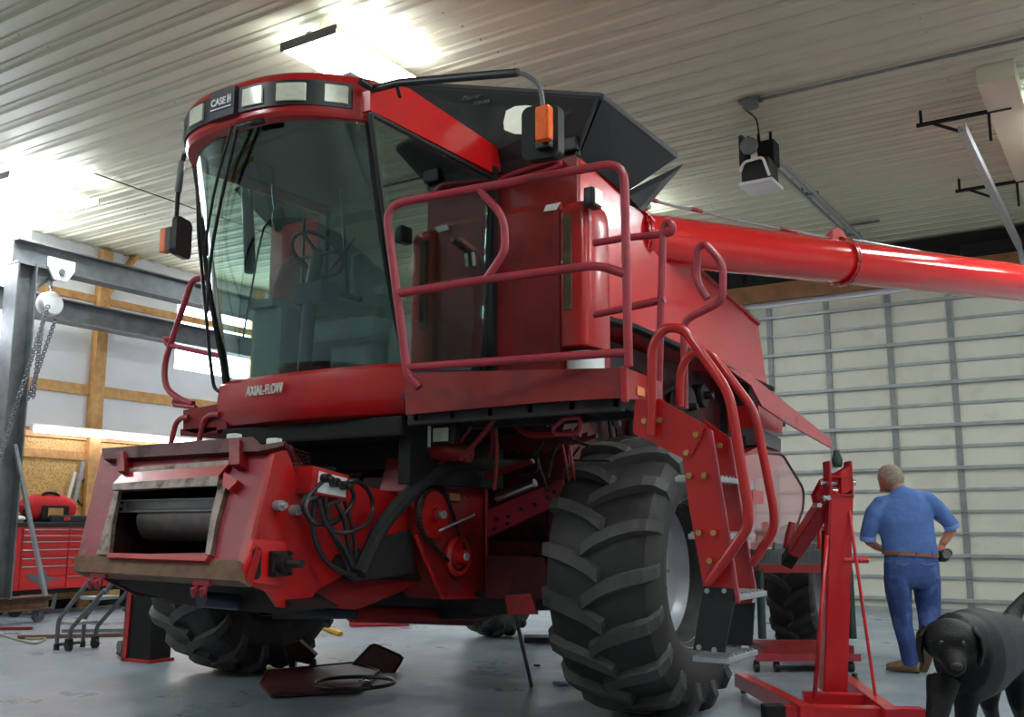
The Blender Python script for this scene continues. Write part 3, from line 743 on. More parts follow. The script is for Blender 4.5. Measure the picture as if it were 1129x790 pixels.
# ---- air-intake cabinet beside the cab
m = M(); m.box(-4.07, -3.42, 6.04, 6.85, 2.1, 3.56, bev=.05)
cab2 = P('intake_cabinet', m, REDD, cmb)
m = M(); n = 14; rings = []
def pod(z, w, d, cy=6.2):
    a0, a1 = -3.44, -3.17
    cx = (a0+a1)/2
    return [(cx+ (a1-a0)/2*w*math.copysign(abs(math.cos(q))**.5, math.cos(q)), cy+.2*d*math.copysign(abs(math.sin(q))**.6, math.sin(q)), z) for q in [2*PI*i/28 for i in range(28)]]
zs = [(2.46, .96, .96), (2.47, 1, 1), (2.8, 1, 1), (3.36, 1, 1), (3.44, .97, .97), (3.49, .88, .88), (3.515, .72, .72), (3.525, .4, .4)]
rs = [[m.b.verts.new(p) for p in pod(*z_)] for z_ in zs]
m.skinrings(rs)
P('intake_pod', m, RED, cab2, label='rounded upright duct at the cabinet corner')
m = M(); m.box(-3.37, -3.30, 5.990, 6.02, 2.72, 3.42, bev=.012)
P('screen_strip', m, mat('dusty_green_strip', (92,74,52), .8, var=.4, vs=10), cab2, label='dusty recessed strip')
m = M(); m.cyl((-3.31, 6.2, 2.12), (-3.31, 6.2, 2.44), .135, seg=28); P('filter_canister', m, WHITE, cab2, label='white canister below the duct')
P('sticker', M().plate(pts([(602, 226), (618, 223), (613, 231), (599, 233)], Y=6.03), .004), WHITE, cab2)

# ---- platform, its front fascia and railing
dk = M(); dk.box(-3.98, -2.42, 4.97, 5.5, 2.02, 2.07); dk.box(-3.98, -3.15, 5.5, 6.1, 2.02, 2.07)
pf = P('platform', dk, REDK, cmb)
fz = pts([(446, 411), (690, 405), (690, 438), (600, 443), (447, 457)], Y=4.95)
P('fascia', M().prism(fz, (0, .02, 0)), REDD, pf, label='plain red front edge')
m = M(); m.prism(pts([(690, 405), (729, 421), (731, 439), (690, 440)], X=-2.39), (-.02, 0, 0)); m.box(-2.42, -2.385, 4.94, 4.97, 1.9, 2.1)
P('end_plate', m, RED, pf)
P('warning_sticker', M().plate(pts([(703, 425), (711, 428), (711, 437), (703, 435)], X=-2.384), .003), mat('orange_sticker', (226,150,90), .5), pf, label='small orange and white sticker')
m = M(); m.box(-3.95, -2.45, 5.0, 5.06, 1.86, 2.0); m.box(-3.95, -2.45, 5.4, 5.46, 1.86, 2.0)
for k in range(6): m.box(-3.9+k*.28, -3.86+k*.28, 5.0, 5.46, 1.88, 1.98)
P('deck_frame', m, GREASE, pf)
RP = (Vector((-2.4, 4.95, 0)), Vector((-.40, 1.5, 0)).normalized())
rl = M(); rl.tube(pts([(462, 427), (449, 412), (425, 226), (688, 178), (693, 404)], pn=RP), .026, 12, smooth=.13)
rail = P('railing', rl, RAIL, pf, label='faded red tube railing')
P('middle_bar', M().tube(pts([(436, 324), (520, 310), (660, 292), (690, 302)], pn=RP), .026, 12, smooth=.12), RAIL, rail)
P('lower_bar', M().tube(pts([(447, 405), (691, 388)], pn=RP), .024, 12), RAIL, rail)
P('hand_loop', M().tube(pts([(527, 206), (532, 214), (556, 238), (557, 276), (548, 290), (535, 309)], pn=RP), .024, 12, smooth=.1), RAIL, rail)
m = M(); m.tube(pts([(655, 268), (690, 262), (732, 258), (741, 256), (742, 248), (736, 243), (731, 250), (731, 262), (726, 440)], Y=5.55), .023, 10, smooth=.03)
m.tube(pts([(655, 347), (733, 330)], Y=5.55), .023, 10)
P('rear_railing', m, RAIL, pf)
P('grab_loop', M().tube(pts([(755, 450), (754, 353), (797, 332), (797, 290), (777, 268), (769, 274), (768, 311), (780, 329)], Y=5.5), .022, 10, smooth=.06), RAIL, pf, label='curly grab rail')
m = M(); m.tube(pts([(610, 472), (622, 461), (640, 460), (640, 474), (634, 478), (612, 478)], Y=5.3), .014, 8, smooth=.03, closed=True)
P('latch_handle', m, RAIL, pf)
P('drain_pipe', M().tube(pts([(664, 450), (668, 458), (680, 462), (681, 470)], Y=5.5), .022, 10, smooth=.04), GREYP, pf)

# ---- ladder
lp = P('ladder', M().prism(pts([(752, 500), (774, 468), (783, 474), (801, 580), (814, 664), (808, 652), (776, 648), (760, 560)], Y=5.0), (0, .012, 0)), RED, cmb)
P('hanger_plate', M().prism(pts([(700, 440), (729, 440), (777, 468), (773, 482), (761, 504), (751, 504), (698, 477)], Y=4.985), (0, .012, 0)), RED, lp)
m = M(); m.prism(pts([(776, 462), (804, 482), (819, 580), (832, 650), (828, 668), (812, 668), (795, 600)], Y=5.45), (0, .012, 0))
P('side_plate', m, RED, lp)
m = M()
for a, b in zip(pts([(783, 474), (801, 580)], Y=4.99), pts([(801, 580), (814, 664)], Y=4.99)): m.bar(a, b, .02, .03, up=(0, 1, 0))
for a, b in zip(pts([(804, 482), (819, 580)], Y=5.44), pts([(819, 580), (832, 650)], Y=5.44)): m.bar(a, b, .02, .03, up=(0, 1, 0))
P('folded_edge', m, RAIL, lp)
for (x, y_) in ((815, 530), (830, 590), (846, 653), (836, 718)):
    e = at(x, y_, Y=5.45)
    m = M(); m.box(e.x-.2, e.x, 5.012, 5.45, e.z-.018, e.z+.012, bev=.006)
    for k in range(7): m.box(e.x-.19, e.x-.005, 5.03+k*.058, 5.045+k*.058, e.z+.012, e.z+.022, bev=0)
    P('step', m, STEEL, lp)
m = M()
for q in ((711, 464), (728, 463), (768, 479), (757, 499), (760, 524), (777, 524), (783, 618), (771, 587), (787, 587)):
    p = at(*q, Y=4.985); m.cyl(p+Vector((0, 0, 0)), p+Vector((0, -.014, 0)), .017, seg=6)
p = at(794, 491, Y=5.45); m.cyl(p, p+Vector((0, -.014, 0)), .017, seg=6)
P('bolt', m, BRASS, lp, label='yellowish bolt heads')
RUBM = mat('rubber_step_flap', (26,29,30), .75, var=.2, vs=14)
P('rubber_flap', M().prism(pts([(776, 646), (810, 649), (799, 719), (764, 716)], Y=4.985), (0, .012, 0)), RUBM, lp)
P('rubber_flap', M().prism(pts([(810, 666), (832, 664), (829, 712), (801, 710)], Y=5.44), (0, .012, 0)), RUBM, lp)
m = M()
for q in ((780, 651), (799, 651), (771, 713), (788, 716)):
    p = at(*q, Y=4.985); m.cyl(p, p+Vector((0, -.012, 0)), .014, seg=6)
P('flap_bolt', m, STEEL, lp)
P('handrail', M().tube(pts([(718, 480), (719, 380), (733, 360), (754, 362), (804, 433), (825, 560), (825, 581), (781, 643)], Y=4.94), .027, 12, smooth=.09), RED, lp)
P('handrail', M().tube(pts([(749, 448), (750, 408), (760, 389), (784, 388), (832, 453), (853, 560), (854, 583), (829, 622)], Y=5.42), .025, 12, smooth=.08), RED, lp)

# ---- cab
CXc, HW = -4.83, .82
def vis(u, off=0): return (CXc+(HW+off*.5)*u, 4.22-off+.42*abs(u)**3)
cab = M(); cab.box(-5.68, -3.99, 5.1, 6.08, 1.95, 2.22, bev=.02)
# corner posts and door frame
fr_t = Vector((-3.99, 4.62, 3.80)); fr_b = Vector((-3.99, 5.03, 2.2))
cab = P('cab', cab, BLKM, cmb, label='rounded glass operator cab')
m = M()
for x in (-4.0, -5.67):
    q_ = M().bar((x, 4.66, 3.82), (x, 5.06, 2.2), .045, .045); P('corner_post', q_, BLK, cab)
    q_ = M().bar((x, 6.02, 3.9), (x, 6.02, 2.2), .07, .1); P('corner_post', q_, BLK, cab)
m.bar((-5.67, 6.04, 3.72), (-3.99, 6.04, 3.72), .08, .1); m.bar((-5.67, 6.04, 2.3), (-3.99, 6.04, 2.3), .08, .1)
m.bar((-5.67, 4.64, 3.84), (-5.67, 6.02, 3.88), .06, .08)
P('cross_rail', m, BLK, cab)
rows = []
for j in range(9):
    t_ = j/8; row = []
    for i in range(33):
        u = -1+i/16
        x0, y0_ = CXc+.80*u, 4.30+.34*abs(u)**3
        x1, y1_ = CXc+.83*u, 4.95+.10*abs(u)**3
        bulge = -.05*math.sin(PI*t_)
        row.append(Vector((x0+(x1-x0)*t_, y0_+(y1_-y0_)*t_+bulge, 3.84+(2.23-3.84)*t_)))
    rows.append(row)
m = M(); m.grid(rows, th=(0, .006, 0)); m.keep = True
ws = P('windshield', m, GLASS, cab)
m = M(); m.tube(rows[-1], .018, 8); m.tube([r[0] for r in rows], .022, 8); m.tube([r[-1] for r in rows], .022, 8); P('rubber_seal', m, BLKM, cab) if False else P('window_seal', m, BLKM, cab)
# door (near side)
dg_ = pts([(411, 128), (538, 196), (530, 402), (449, 406)], X=-3.975)
P('door_glass', M().prism(dg_, (.006, 0, 0)), DGLASS, cab)
dfr = M(); dq = pts([(408, 125), (541, 195), (532, 410), (447, 409)], X=-3.97)
for a, b in zip(dq, dq[1:]+dq[:1]): dfr.bar(a, b, .024, .034, up=(1, 0, 0))
P('door_frame', dfr, BLK, cab)
c = at(524, 275, X=-3.94); m = M(); m.bar(c+Vector((0, -.2, .03)), c+Vector((0, .02, -.02)), .03, .035); m.bar(c+Vector((0, -.02, -.01)), c+Vector((0, .0, -.12)), .03, .03)
P('door_handle', m, CHROME, cab)
# far side window frame and glass, rear glass
P('far_side_glass', M().prism([(-5.69, 4.72, 3.78), (-5.69, 5.98, 3.82), (-5.69, 5.98, 2.3), (-5.69, 5.08, 2.3)], (.006, 0, 0)), FGLASS, cab)
P('rear_wall', M().box(-5.6, -4.05, 6.0, 6.03, 2.25, 3.86, bev=.01), mat('grey_green_trim', (84,94,90), .7, var=.15), cab)
P('headliner', M().prism([(-5.6, 4.7, 3.86), (-4.05, 4.7, 3.86), (-4.05, 6.0, 3.86), (-5.6, 6.0, 3.86)], (0, 0, .03)), BLKM, cab)
# roof: red visor ring and flat roof
rows = []
secs = [(.0, 3.775), (-.02, 3.80), (-.02, 4.03), (.0, 4.06), (.06, 4.085), (.25, 4.11)]
us = [-1+i/20 for i in range(41)]
def ring_at(d, z):
    r = [Vector((vis(u)[0]*(1)+0, vis(u)[1]+d, z)) for u in us]
    # inner rings shrink towards the roof middle
    k = max(0, 1-d*.35) if d > 0 else 1
    for p in r: p.x = CXc+(p.x-CXc)*k
    L_ = Vector((r[0].x, 6.1, z+.02)); R_ = Vector((r[-1].x, 6.1, z+.02))
    return [L_]+r+[R_]
m = M(); m.grid([ring_at(d, z) for d, z in secs]); top = ring_at(.25, 4.11); 
vs_ = [m.b.verts.new(p) for p in top]; m.b.faces.new(vs_)
m.grid([ring_at(.0, 3.775), ring_at(.09, 3.775), ring_at(.11, 3.84)])
roof = P('roof', m, RED, cab, label='red roof with curved front visor')
P('roof_bounce_plate', M().prism([(-5.5, 4.6, 4.10), (-4.15, 4.6, 4.10), (-4.1, 6.08, 4.12), (-5.55, 6.08, 4.12)], (0, 0, .035)), mat('pale_bounce_plate', (150,150,146), .6), roof, label='unseen pale plate added over the red roof against its red bounce light')  # unseen plate added to keep red bounce light off the ceiling
# near roof rail
m = M(); m.prism(pts([(408, 99), (420, 91), (451, 97), (560, 170), (564, 186), (545, 191), (408, 121)], X=-3.965), (-.08, 0, 0))
P('roof_side_beam', m, REDB, roof, label='bright red beam above the door')
# black lamp band
def band(u0, u1, z0, z1, off, n=24):
    return [[Vector((vis(u0+(u1-u0)*i/n)[0], vis(u0+(u1-u0)*i/n)[1]-off, z)) for i in range(n+1)] for z in (z0, z1)]
u_of = lambda x: (x-CXc)/HW
r_ = band(-.93, .93, 3.835, 4.0, .035)
m = M(); m.grid(r_, th=(0, .03, 0)); m.keep = True
lb_ = P('lamp_band', m, BLK, roof)
for x, w in ((-5.42, .16), (-5.14, .17), (-4.60, .15), (-4.345, .16), (-4.125, .12)):
    u = u_of(x); du = w/2/HW*(.75 if abs(u) > .7 else 1)
    m = M(); m.grid(band(u-du, u+du, 3.86, 3.975, .05, 6), th=(0, .02, 0)); m.keep = True
    P('work_light', m, LENS, lb_)
u = u_of(-4.85)
m = M(); m.grid(band(u-.14, u+.14, 3.825, 4.015, .06, 4), th=(0, .03, 0)); m.keep = True
sg = P('badge', m, mat('charcoal_badge', (44,48,60), .4), lb_)
yb = 4.22-.066
P('badge_lettering', text('CASE', .062, (-4.885, yb, 3.93), (1, 0, 0), (0, 0, 1), .002, .002, width=.145), WHITE, sg) if False else None
tx1 = text('CASE', .066, (-4.875, yb, 3.93), (1, 0, 0), (0, 0, 1), .002, .002, width=.135); tx2 = text('IH', .07, (-4.775, yb, 3.932), (1, 0, 0), (0, 0, 1), .002, .004, width=.035)
tx1.b.from_mesh((lambda me: (tx2.b.to_mesh(me), me)[1])(bpy.data.meshes.new('q')))
tx1.box(-4.945, -4.755, yb-.003, yb+.002, 3.88, 3.888, bev=0)
for o_ in [0]:
    pass
lt = M(); lt.b = tx1.b
# the lettering belongs to the lamp band (depth: combine > cab > roof would be too deep)
P('badge_lettering', lt, WHITE, lb_)
# sill below the windshield
rows = []
for z, k, dy in ((2.27, 1.0, .0), (2.24, 1.02, -.03), (2.12, 1.02, -.045), (2.0, 1.0, -.03), (1.945, .97, .01), (1.92, .9, .1)):
    rows.append([Vector((CXc+.85*k*(-1+i/12), 4.93+dy+.10*abs(-1+i/12)**2.5+(.04 if 0 else 0), z)) for i in range(25)])
m = M(); m.grid(rows, th=(0, .05, 0)); sill = P('front_sill', m, RED, cab, label='curved red panel below the windshield')
# lettering follows the curve of the sill
c = at(293, 430, Y=4.89); 
P('sill_lettering', text('AXIAL-FLOW', .095, (c.x, c.y-.012, c.z), (1, -.075, 0), (0, 0, 1), .006, .0018, width=.38), mat('off_white_decal', (216,214,206), .5), cab, label='white lettering on the red panel')
# wipers
m = M(); m.tube([at(262, 139, Y=4.22), at(248, 200, Y=4.35), at(232, 280, Y=4.55), at(228, 345, Y=4.6)], .012, 8, smooth=.2); m.tube([at(256, 138, Y=4.22), at(238, 200, Y=4.35), at(226, 270, Y=4.5)], .01, 8, smooth=.2)
m.tube([at(262, 139, Y=4.2), at(290, 133, Y=4.22)], .022, 8)
P('wiper', m, BLK, cab)
m = M(); m.tube([at(224, 188, Y=4.75), at(217, 196, Y=4.75), at(219, 260, Y=4.8), at(232, 400, Y=4.95), at(236, 428, Y=5.0), at(244, 433, Y=5.0)], .013, 8, smooth=.08); P('hand_hoop', m, BLK, cab)
# cab interior
SEATM = mat('seat_fabric', (140,146,144), .9)
m = M(); m.box(-5.15, -4.55, 5.35, 5.85, 2.55, 2.72, bev=.06); m.box(-5.15, -4.55, 5.75, 5.9, 2.7, 3.35, bev=.06); m.box(-5.05, -4.65, 5.45, 5.8, 2.2, 2.56, bev=.04)
m.box(-5.24, -5.14, 5.35, 5.75, 2.85, 2.93, bev=.03); m.box(-4.56, -4.46, 5.35, 5.75, 2.85, 2.93, bev=.03)
P('driver_seat', m, SEATM, cab)
m = M(); m.box(-5.62, -5.3, 5.2, 5.95, 2.25, 2.85, bev=.05); m.box(-5.6, -5.35, 5.15, 5.6, 2.83, 2.9, bev=.02); P('side_console', m, mat('console_grey', (140,144,142), .6), cab)
m = M(); m.box(-4.5, -4.1, 5.45, 5.95, 2.25, 2.65, bev=.05); m.box(-4.5, -4.1, 5.85, 5.97, 2.6, 3.05, bev=.05); P('passenger_seat', m, SEATM, cab)
c = at(350, 280, Y=5.2)
tilt = Matrix.Rotation(R(-38), 4, 'X')
ring = [c+(tilt @ Vector((math.cos(q)*.20, math.sin(q)*.20, 0))) for q in [2*PI*k/28 for k in range(28)]]
m = M(); m.tube(ring, .014, 8, closed=True); m.bar(c+(tilt @ Vector((-.2, 0, -.01))), c+(tilt @ Vector((.2, 0, -.01))), .03, .015); m.bar(c, ring[21], .03, .015); m.ball(c, .045)
P('steering_wheel', m, BLK, cab)
m = M(); m.tube([c, c+Vector((-.02, -.04, -.35)), (c.x-.05, 5.15, 2.22)], .05, 12, smooth=.1); m.box(c.x-.14, c.x+.14, 5.1, 5.3, c.z-.38, c.z-.22, bev=.03)
P('steering_column', m, BLK, cab)
c = at(307, 241, Y=5.0); m = M(); m.ball(c, .085, (.5, .6, 1.2)); m.tube([c, at(292, 247, Y=5.0), at(285, 275, Y=5.05), at(268, 372, Y=5.2)], .008, 6, smooth=.05); m.tube([c, c+Vector((-.05, .0, .12)), (c.x-.1, c.y, 3.84)], .012, 6)
P('inside_mirror', m, BLK, cab)
m = M(); m.loft([(at(313, 388, Y=5.45), .16, .10), (at(315, 360, Y=5.5), .19, .12), (at(318, 320, Y=5.6), .17, .12), (at(326, 292, Y=5.65), .12, .09), (at(330, 283, Y=5.65), .05, .05)], ref=(0, 1, 0), n=20)
P('hanging_jacket', m, mat('faded_rose_jacket', (190,110,112), .85, var=.2), cab)
P('sun_shade', M().prism(pts([(383, 178), (414, 184), (414, 214), (383, 207)], Y=5.9), (0, .01, 0)), BLKM, cab)
P('paper_card', M().prism(pts([(394, 358), (428, 362), (428, 400), (394, 399)], Y=5.6), (0, .01, 0)), mat('grey_green_board', (120,140,132), .6), cab)
m = M()
for (xa, ya, xb, yb_, yy, r) in ((336, 232, 330, 395, 5.4, .012), (376, 200, 384, 330, 5.7, .014), (300, 160, 310, 225, 5.9, .03), (362, 300, 392, 262, 5.5, .01), (352, 318, 398, 330, 5.4, .02), (270, 160, 276, 300, 5.9, .05)):
    m.tube([at(xa, ya, Y=yy), at(xb, yb_, Y=yy)], r, 8)
P('control_lever', m, BLK, cab)
m = M(); m.loft([(at(340, 345, Y=5.5), .05, .06), (at(372, 336, Y=5.5), .06, .07), (at(420, 345, Y=5.55), .05, .06)], n=14); P('arm_rest', m, mat('khaki_vinyl', (120,116,92), .7), cab)

# mirrors
m = M(); m.tube([Vector((-3.98, 4.5, 3.99)), at(412, 98, Y=4.6), at(440, 91, Y=4.6), at(571, 80, Y=4.6)], .026, 10); m.tube(pts([(437, 92), (441, 107)], Y=4.6), .012, 8)
mr = P('mirror_arm', m, BLK, cmb)
P('arm_tube', M().tube(pts([(560, 81), (575, 80), (596, 92), (599, 120)], Y=4.6), .014, 10, smooth=.12), GREYP, mr)
c = at(595, 145, Y=4.62)
m = M(); m.prism(rrect(c, Vector((1, .15, 0)), NZ, .22, .32, .05), (0, .07, 0)); m.box(c.x+.0, c.x+.09, c.y-.05, c.y, c.z-.12, c.z-.04, bev=.01)
P('mirror_housing', m, BLK, mr)
P('mirror_face', M().prism(rrect(c+Vector((0, .071, 0)), Vector((1, .15, 0)), NZ, .19, .29, .04), (0, .003, 0)), MIRR, mr)
c = at(601, 137, Y=4.55); P('turn_signal', M().box(c.x-.045, c.x+.045, c.y-.04, c.y+.02, c.z-.1, c.z+.1, bev=.015), AMBER, mr, label='amber indicator lamp')
m = M(); m.tube([Vector((-5.75, 4.75, 3.98)), at(203, 168, Y=4.85), at(196, 215, Y=4.85), at(193, 258, Y=4.85)], .018, 10, smooth=.05)
mr = P('mirror_arm', m, BLK, cmb)
P('arm_tube', M().tube(pts([(201, 178), (196, 212)], Y=4.85), .027, 10), mat('grey_cover', (130,134,136), .4), mr)
c = at(203, 262, Y=4.86)
m = M(); m.prism(rrect(c, Vector((.35, -.95, 0)), NZ, .22, .30, .05), (-.04, -.012, 0)); P('mirror_housing', m, BLK, mr)
P('mirror_face', M().prism(rrect(c+Vector((-.045, -.014, 0)), Vector((.35, -.95, 0)), NZ, .18, .26, .04), (-.003, 0, 0)), MIRR, mr)
c = at(185, 266, Y=4.85); P('turn_signal', M().box(c.x-.05, c.x+.015, c.y-.04, c.y+.04, c.z-.09, c.z+.1, bev=.012), AMBER, mr, label='amber indicator lamp')
P('signal_back', M().box(c.x+.015, c.x+.08, c.y-.04, c.y+.04, c.z-.1, c.z+.1, bev=.012), BLK, mr)

# ---- far-side platform stub and its rails
m = M(); m.prism(pts([(202, 452), (246, 444), (250, 472), (218, 478), (202, 474)], Y=5.0), (0, .8, 0)); m.box(-6.1, -5.7, 5.0, 5.8, 1.9, 1.95)
fs = P('side_platform', m, REDD, cmb)
P('railing', M().tube(pts([(226, 306), (212, 308), (181, 400), (182, 428), (200, 441), (213, 445)], Y=5.05), .024, 10, smooth=.1), RAIL, fs)
P('railing', M().tube(pts([(246, 393), (184, 380), (181, 372), (190, 374)], Y=5.05), .02, 10, smooth=.03), RAIL, fs)
P('railing', M().tube(pts([(207, 443), (192, 441), (192, 446), (216, 449)], Y=5.05), .018, 10, smooth=.03), RAIL, fs)
P('grab_handle', M().tube(pts([(188, 490), (194, 466), (200, 460), (208, 460)], Y=4.98), .02, 10, smooth=.07), RAIL, fs)
P('grab_handle', M().tube(pts([(219, 488), (225, 462), (232, 457), (242, 457)], Y=4.98), .02, 10, smooth=.07), RAIL, fs)

# ---- feeder house
PO = Vector((-4.9, 3.88, .95)); PNm = Vector((0, .77, -.37)).normalized()
fp = lambda l, off=0: [at(x, y, pn=(PO+PNm*off, PNm)) for x, y in l]
BK = PNm*.03
m = M(); m.prism([(-4.24, 4.28, 1.70), (-4.24, 4.5, 1.48), (-4.24, 6.25, 1.38), (-4.24, 6.25, 1.0), (-4.24, 4.9, .72), (-4.24, 4.4, .78), (-4.24, 3.93, .98)], (-.02, 0, 0))
fh = P('feeder_house', m, REDD, cmb, label='open feeder house at the front')
m = M(); m.prism([(-5.72, 4.28, 1.70), (-5.72, 4.5, 1.5), (-5.72, 6.25, 1.4), (-5.72, 6.25, 1.0), (-5.72, 4.9, .72), (-5.72, 4.4, .78), (-5.66, 3.93, .98)], (.02, 0, 0)); 
m.prism([(-5.7, 4.28, 1.70), (-5.7, 4.5, 1.5), (-5.7, 6.25, 1.40), (-5.7, 6.25, 1.38), (-5.7, 4.5, 1.48), (-5.7, 4.26, 1.68)], (1.45, 0, 0)); m.prism([(-5.7, 3.98, .97), (-5.7, 4.9, .74), (-5.7, 6.25, 1.0), (-5.7, 6.25, .98), (-5.7, 4.9, .72), (-5.7, 3.98, .95)], (1.45, 0, 0))
P('duct_wall', m, REDK, fh)
TL, TR, BR, BL = (113, 495), (300, 490), (256, 640), (82, 628)
o1, o2, o3, o4 = (127, 541), (240, 532), (232, 609), (116, 611)
m = M()
for q in ([TL, TR, o2, o1], [TR, BR, o3, o2], [BR, BL, o4, o3], [BL, TL, o1, o4]): m.prism(fp(q), BK)
P('face_frame', m, FACE, fh, label='scraped dull red face around the mouth')
P('side_flange', M().prism(fp([(299, 489), (314, 487), (272, 640), (255, 640)], -.015), PNm*.05), RED, fh)
m = M(); m.prism(fp([(82, 612), (262, 617), (264, 640), (81, 629)], -.07), PNm*.09); P('bottom_channel', m, MUD, fh, label='dusty brown bottom channel')
P('channel_lip', M().prism(fp([(117, 609), (230, 612), (226, 618), (118, 614)], -.10), PNm*.1), RED, fh)
m = M(); m.prism(fp([(112, 494), (200, 487), (278, 481), (288, 490), (314, 486), (312, 491), (287, 497), (253, 498), (114, 506)], -.05), PNm*.06); P('top_hood', m, REDK, fh, label='dark red hood flange along the top')
for q in ([(128, 497), (136, 497), (137, 519), (129, 519)], [(252, 484), (264, 484), (264, 511), (253, 512)]): P('hood_bracket', M().prism(fp(q, -.075), PNm*.08), REDD, fh)
m = M(); m.prism(fp([(136, 516), (252, 507), (252, 512), (136, 521)], -.03), PNm*.03)
for k in range(8):
    p = fp([(142+k*14, 521-k*1.0)], -.005)[0]; m.cyl(p, p-PNm*.012, .008, seg=6)
P('hinge_strip', m, BARE, fh)
m = M(); a, b, c_, d_ = fp([(124, 533), (241, 524), (239, 535), (124, 540)], -.06); m.prism([a, b, c_, d_], PNm*.012); P('deflector', M().prism(fp([(136, 521), (251, 512), (241, 524), (124, 533)], -.035), PNm*.02), RED, fh)
P('deflector_lip', m, BARE, fh, label='bare steel bent lip over the mouth')
m = M()
m.prism(fp([(127, 536), (131, 541), (124, 575), (120, 611), (106, 611), (118, 570)], -.03), PNm*.03); m.prism(fp([(241, 533), (251, 528), (238, 575), (232, 611), (226, 611), (232, 570)], -.03), PNm*.03)
P('wear_plate', m, BARE, fh, label='scuffed steel wear plates')
P('gusset', M().prism(fp([(247, 520), (262, 529), (252, 540), (245, 535)], -.05), PNm*.05), RED, fh)
c = at(180, 573, Y=4.22)
P('feed_drum', M().lathe((-5.45, c.y+.06, c.z), (1, 0, 0), [(0, .001), (0, .11), (.02, .13), (.9, .13), (.92, .11), (.92, .001)], 36), mat('worn_drum_steel', (104,98,96), .4, .3, var=.3, vs=10), fh, label='worn steel drum inside the mouth')
c = at(180, 557, Y=4.18); m = M(); m.box(-5.6, -4.52, c.y-.01, c.y+.01, c.z-.035, c.z+.035); m.box(-5.6, -4.52, c.y-.035, c.y, c.z+.03, c.z+.04, bev=.002); m.box(-5.6, -4.52, c.y-.035, c.y, c.z-.04, c.z-.03, bev=.002)
P('conveyor_slat', m, mat('worn_slat_steel', (140,138,142), .35, .3, var=.2), fh, label='polished conveyor slat')
m = M()
for xx in (-5.6, -5.55, -4.66, -4.61): m.cyl((xx, c.y-.012, c.z), (xx, c.y-.03, c.z), .014, seg=6)
P('slat_bolt', m, DSTEEL, fh)
P('mouth_cavity', M().box(-5.6, -4.36, 4.75, 4.8, .9, 1.6, bev=0), BLKM, fh)
for q in ((110, 633), (224, 641)):
    c = fp([q], -.03)[0]; m = M()
    for dx in (-.03, .04): m.tube([c+Vector((dx, 0, .04)), c+Vector((dx, -.02, -.05)), c+Vector((dx+.02, -.05, -.08)), c+Vector((dx+.03, -.07, -.03))], .013, 8, smooth=.03)
    m.bar(c+Vector((-.06, -.01, 0)), c+Vector((.08, -.01, 0)), .03, .04)
    P('latch_hook', m, RAIL, fh)
m = M(); m.prism(pts([(120, 636), (262, 642), (300, 652), (335, 672), (300, 676), (215, 668), (150, 652)], Y=4.2), (0, .3, 0)); P('belly_pan', m, GREASE, fh)
for q in ((253, 479), (297, 484)):
    c = fp([q], .06)[0]; P('white_fitting', M().box(c.x-.03, c.x+.05, c.y, c.y+.06, c.z-.04, c.z+.008, bev=.01), WHITE, fh)
m = M()
for k in range(5): m.bar(at(313+k*5, 490+k*1.5, X=-4.2), at(320+k*6, 512+k*1, X=-4.25), .006, .006); m.bar(at(314, 492+k*5, X=-4.2), at(342, 500+k*3, X=-4.25), .006, .006)
P('wire_guard', m, REDK, fh)
# side arm plate with bearing
SX = -4.16
arm = pts([(303, 500), (316, 496), (326, 522), (345, 536), (395, 534), (455, 548), (522, 556), (520, 590), (455, 586), (440, 586), (418, 612), (350, 650), (335, 672), (308, 669), (296, 652), (262, 640), (280, 596)], X=SX)
P('side_plate', M().prism(arm, (-.03, 0, 0)), RED, fh)
m = M(); m.prism(pts([(280, 594), (317, 597), (313, 640), (306, 645), (264, 640)], X=SX+.015), (-.02, 0, 0)); P('bearing_plate', m, REDB, fh)
P('slot', M().prism(rrect(at(283, 621, X=SX+.017), NY, NZ, .07, .17, .034), (-.004, 0, 0)), BLKM, fh)
c = at(304, 621, X=SX)
m = M(); m.box(c.x, c.x+.05, c.y-.07, c.y+.07, c.z-.07, c.z+.07, bev=.012); m.lathe(c, (1, 0, 0), [(.05, .001), (.05, .055), (.09, .05), (.09, .001)], 20); m.cyl(c+Vector((.05, 0, 0)), c+Vector((.2, 0, 0)), .024)
for a in (-.055, .055):
    for b in (-.055, .055): m.cyl(c+Vector((.05, a, b)), c+Vector((.07, a, b)), .013, seg=6)
P('shaft_bearing', m, GREASE, fh)
m = M()
for q in ((304, 557), (322, 562)):
    c = at(*q, X=SX); m.cyl(c, c+Vector((.05, 0, 0)), .03, seg=12); m.cyl(c+Vector((.05, 0, 0)), c+Vector((.08, 0, 0)), .018, seg=6)
P('bolt', m, STEEL, fh)
# hydraulic coupler block with white faceplate
c = at(365, 532, X=SX+.05)
blk = pts([(345, 513), (385, 524), (383, 551), (343, 543)], X=SX+.12)
cb = P('coupler_block', M().prism(blk, (-.12, 0, 0)), RED, fh)
P('white_faceplate', M().prism(pts([(352, 519), (383, 527), (381, 548), (350, 542)], X=SX+.125), (-.004, 0, 0)), WHITE, fh)
m = M()
for q in ((356, 527), (366, 532), (377, 535)):
    p = at(*q, X=SX+.125); m.cyl(p, p+Vector((.05, 0, 0)), .027, seg=14); m.cyl(p+Vector((.05, 0, 0)), p+Vector((.08, 0, -.01)), .016, seg=10)
P('coupler', m, BLK, fh)
def hose(l, r=.014, X=SX+.13, mt=CORD, nm='hose', par=None, wob=0, **k):
    p = [at(x, y, X=X+(wob*math.sin(i*1.7))) for i, (x, y) in enumerate(l)]
    return P(nm, M().tube(p, r, 8, smooth=.15, **k), mt, par or fh)
hose([(375, 535), (392, 528), (407, 540), (413, 560), (405, 578), (385, 587), (365, 586), (357, 572), (362, 556), (374, 552)], wob=.03)
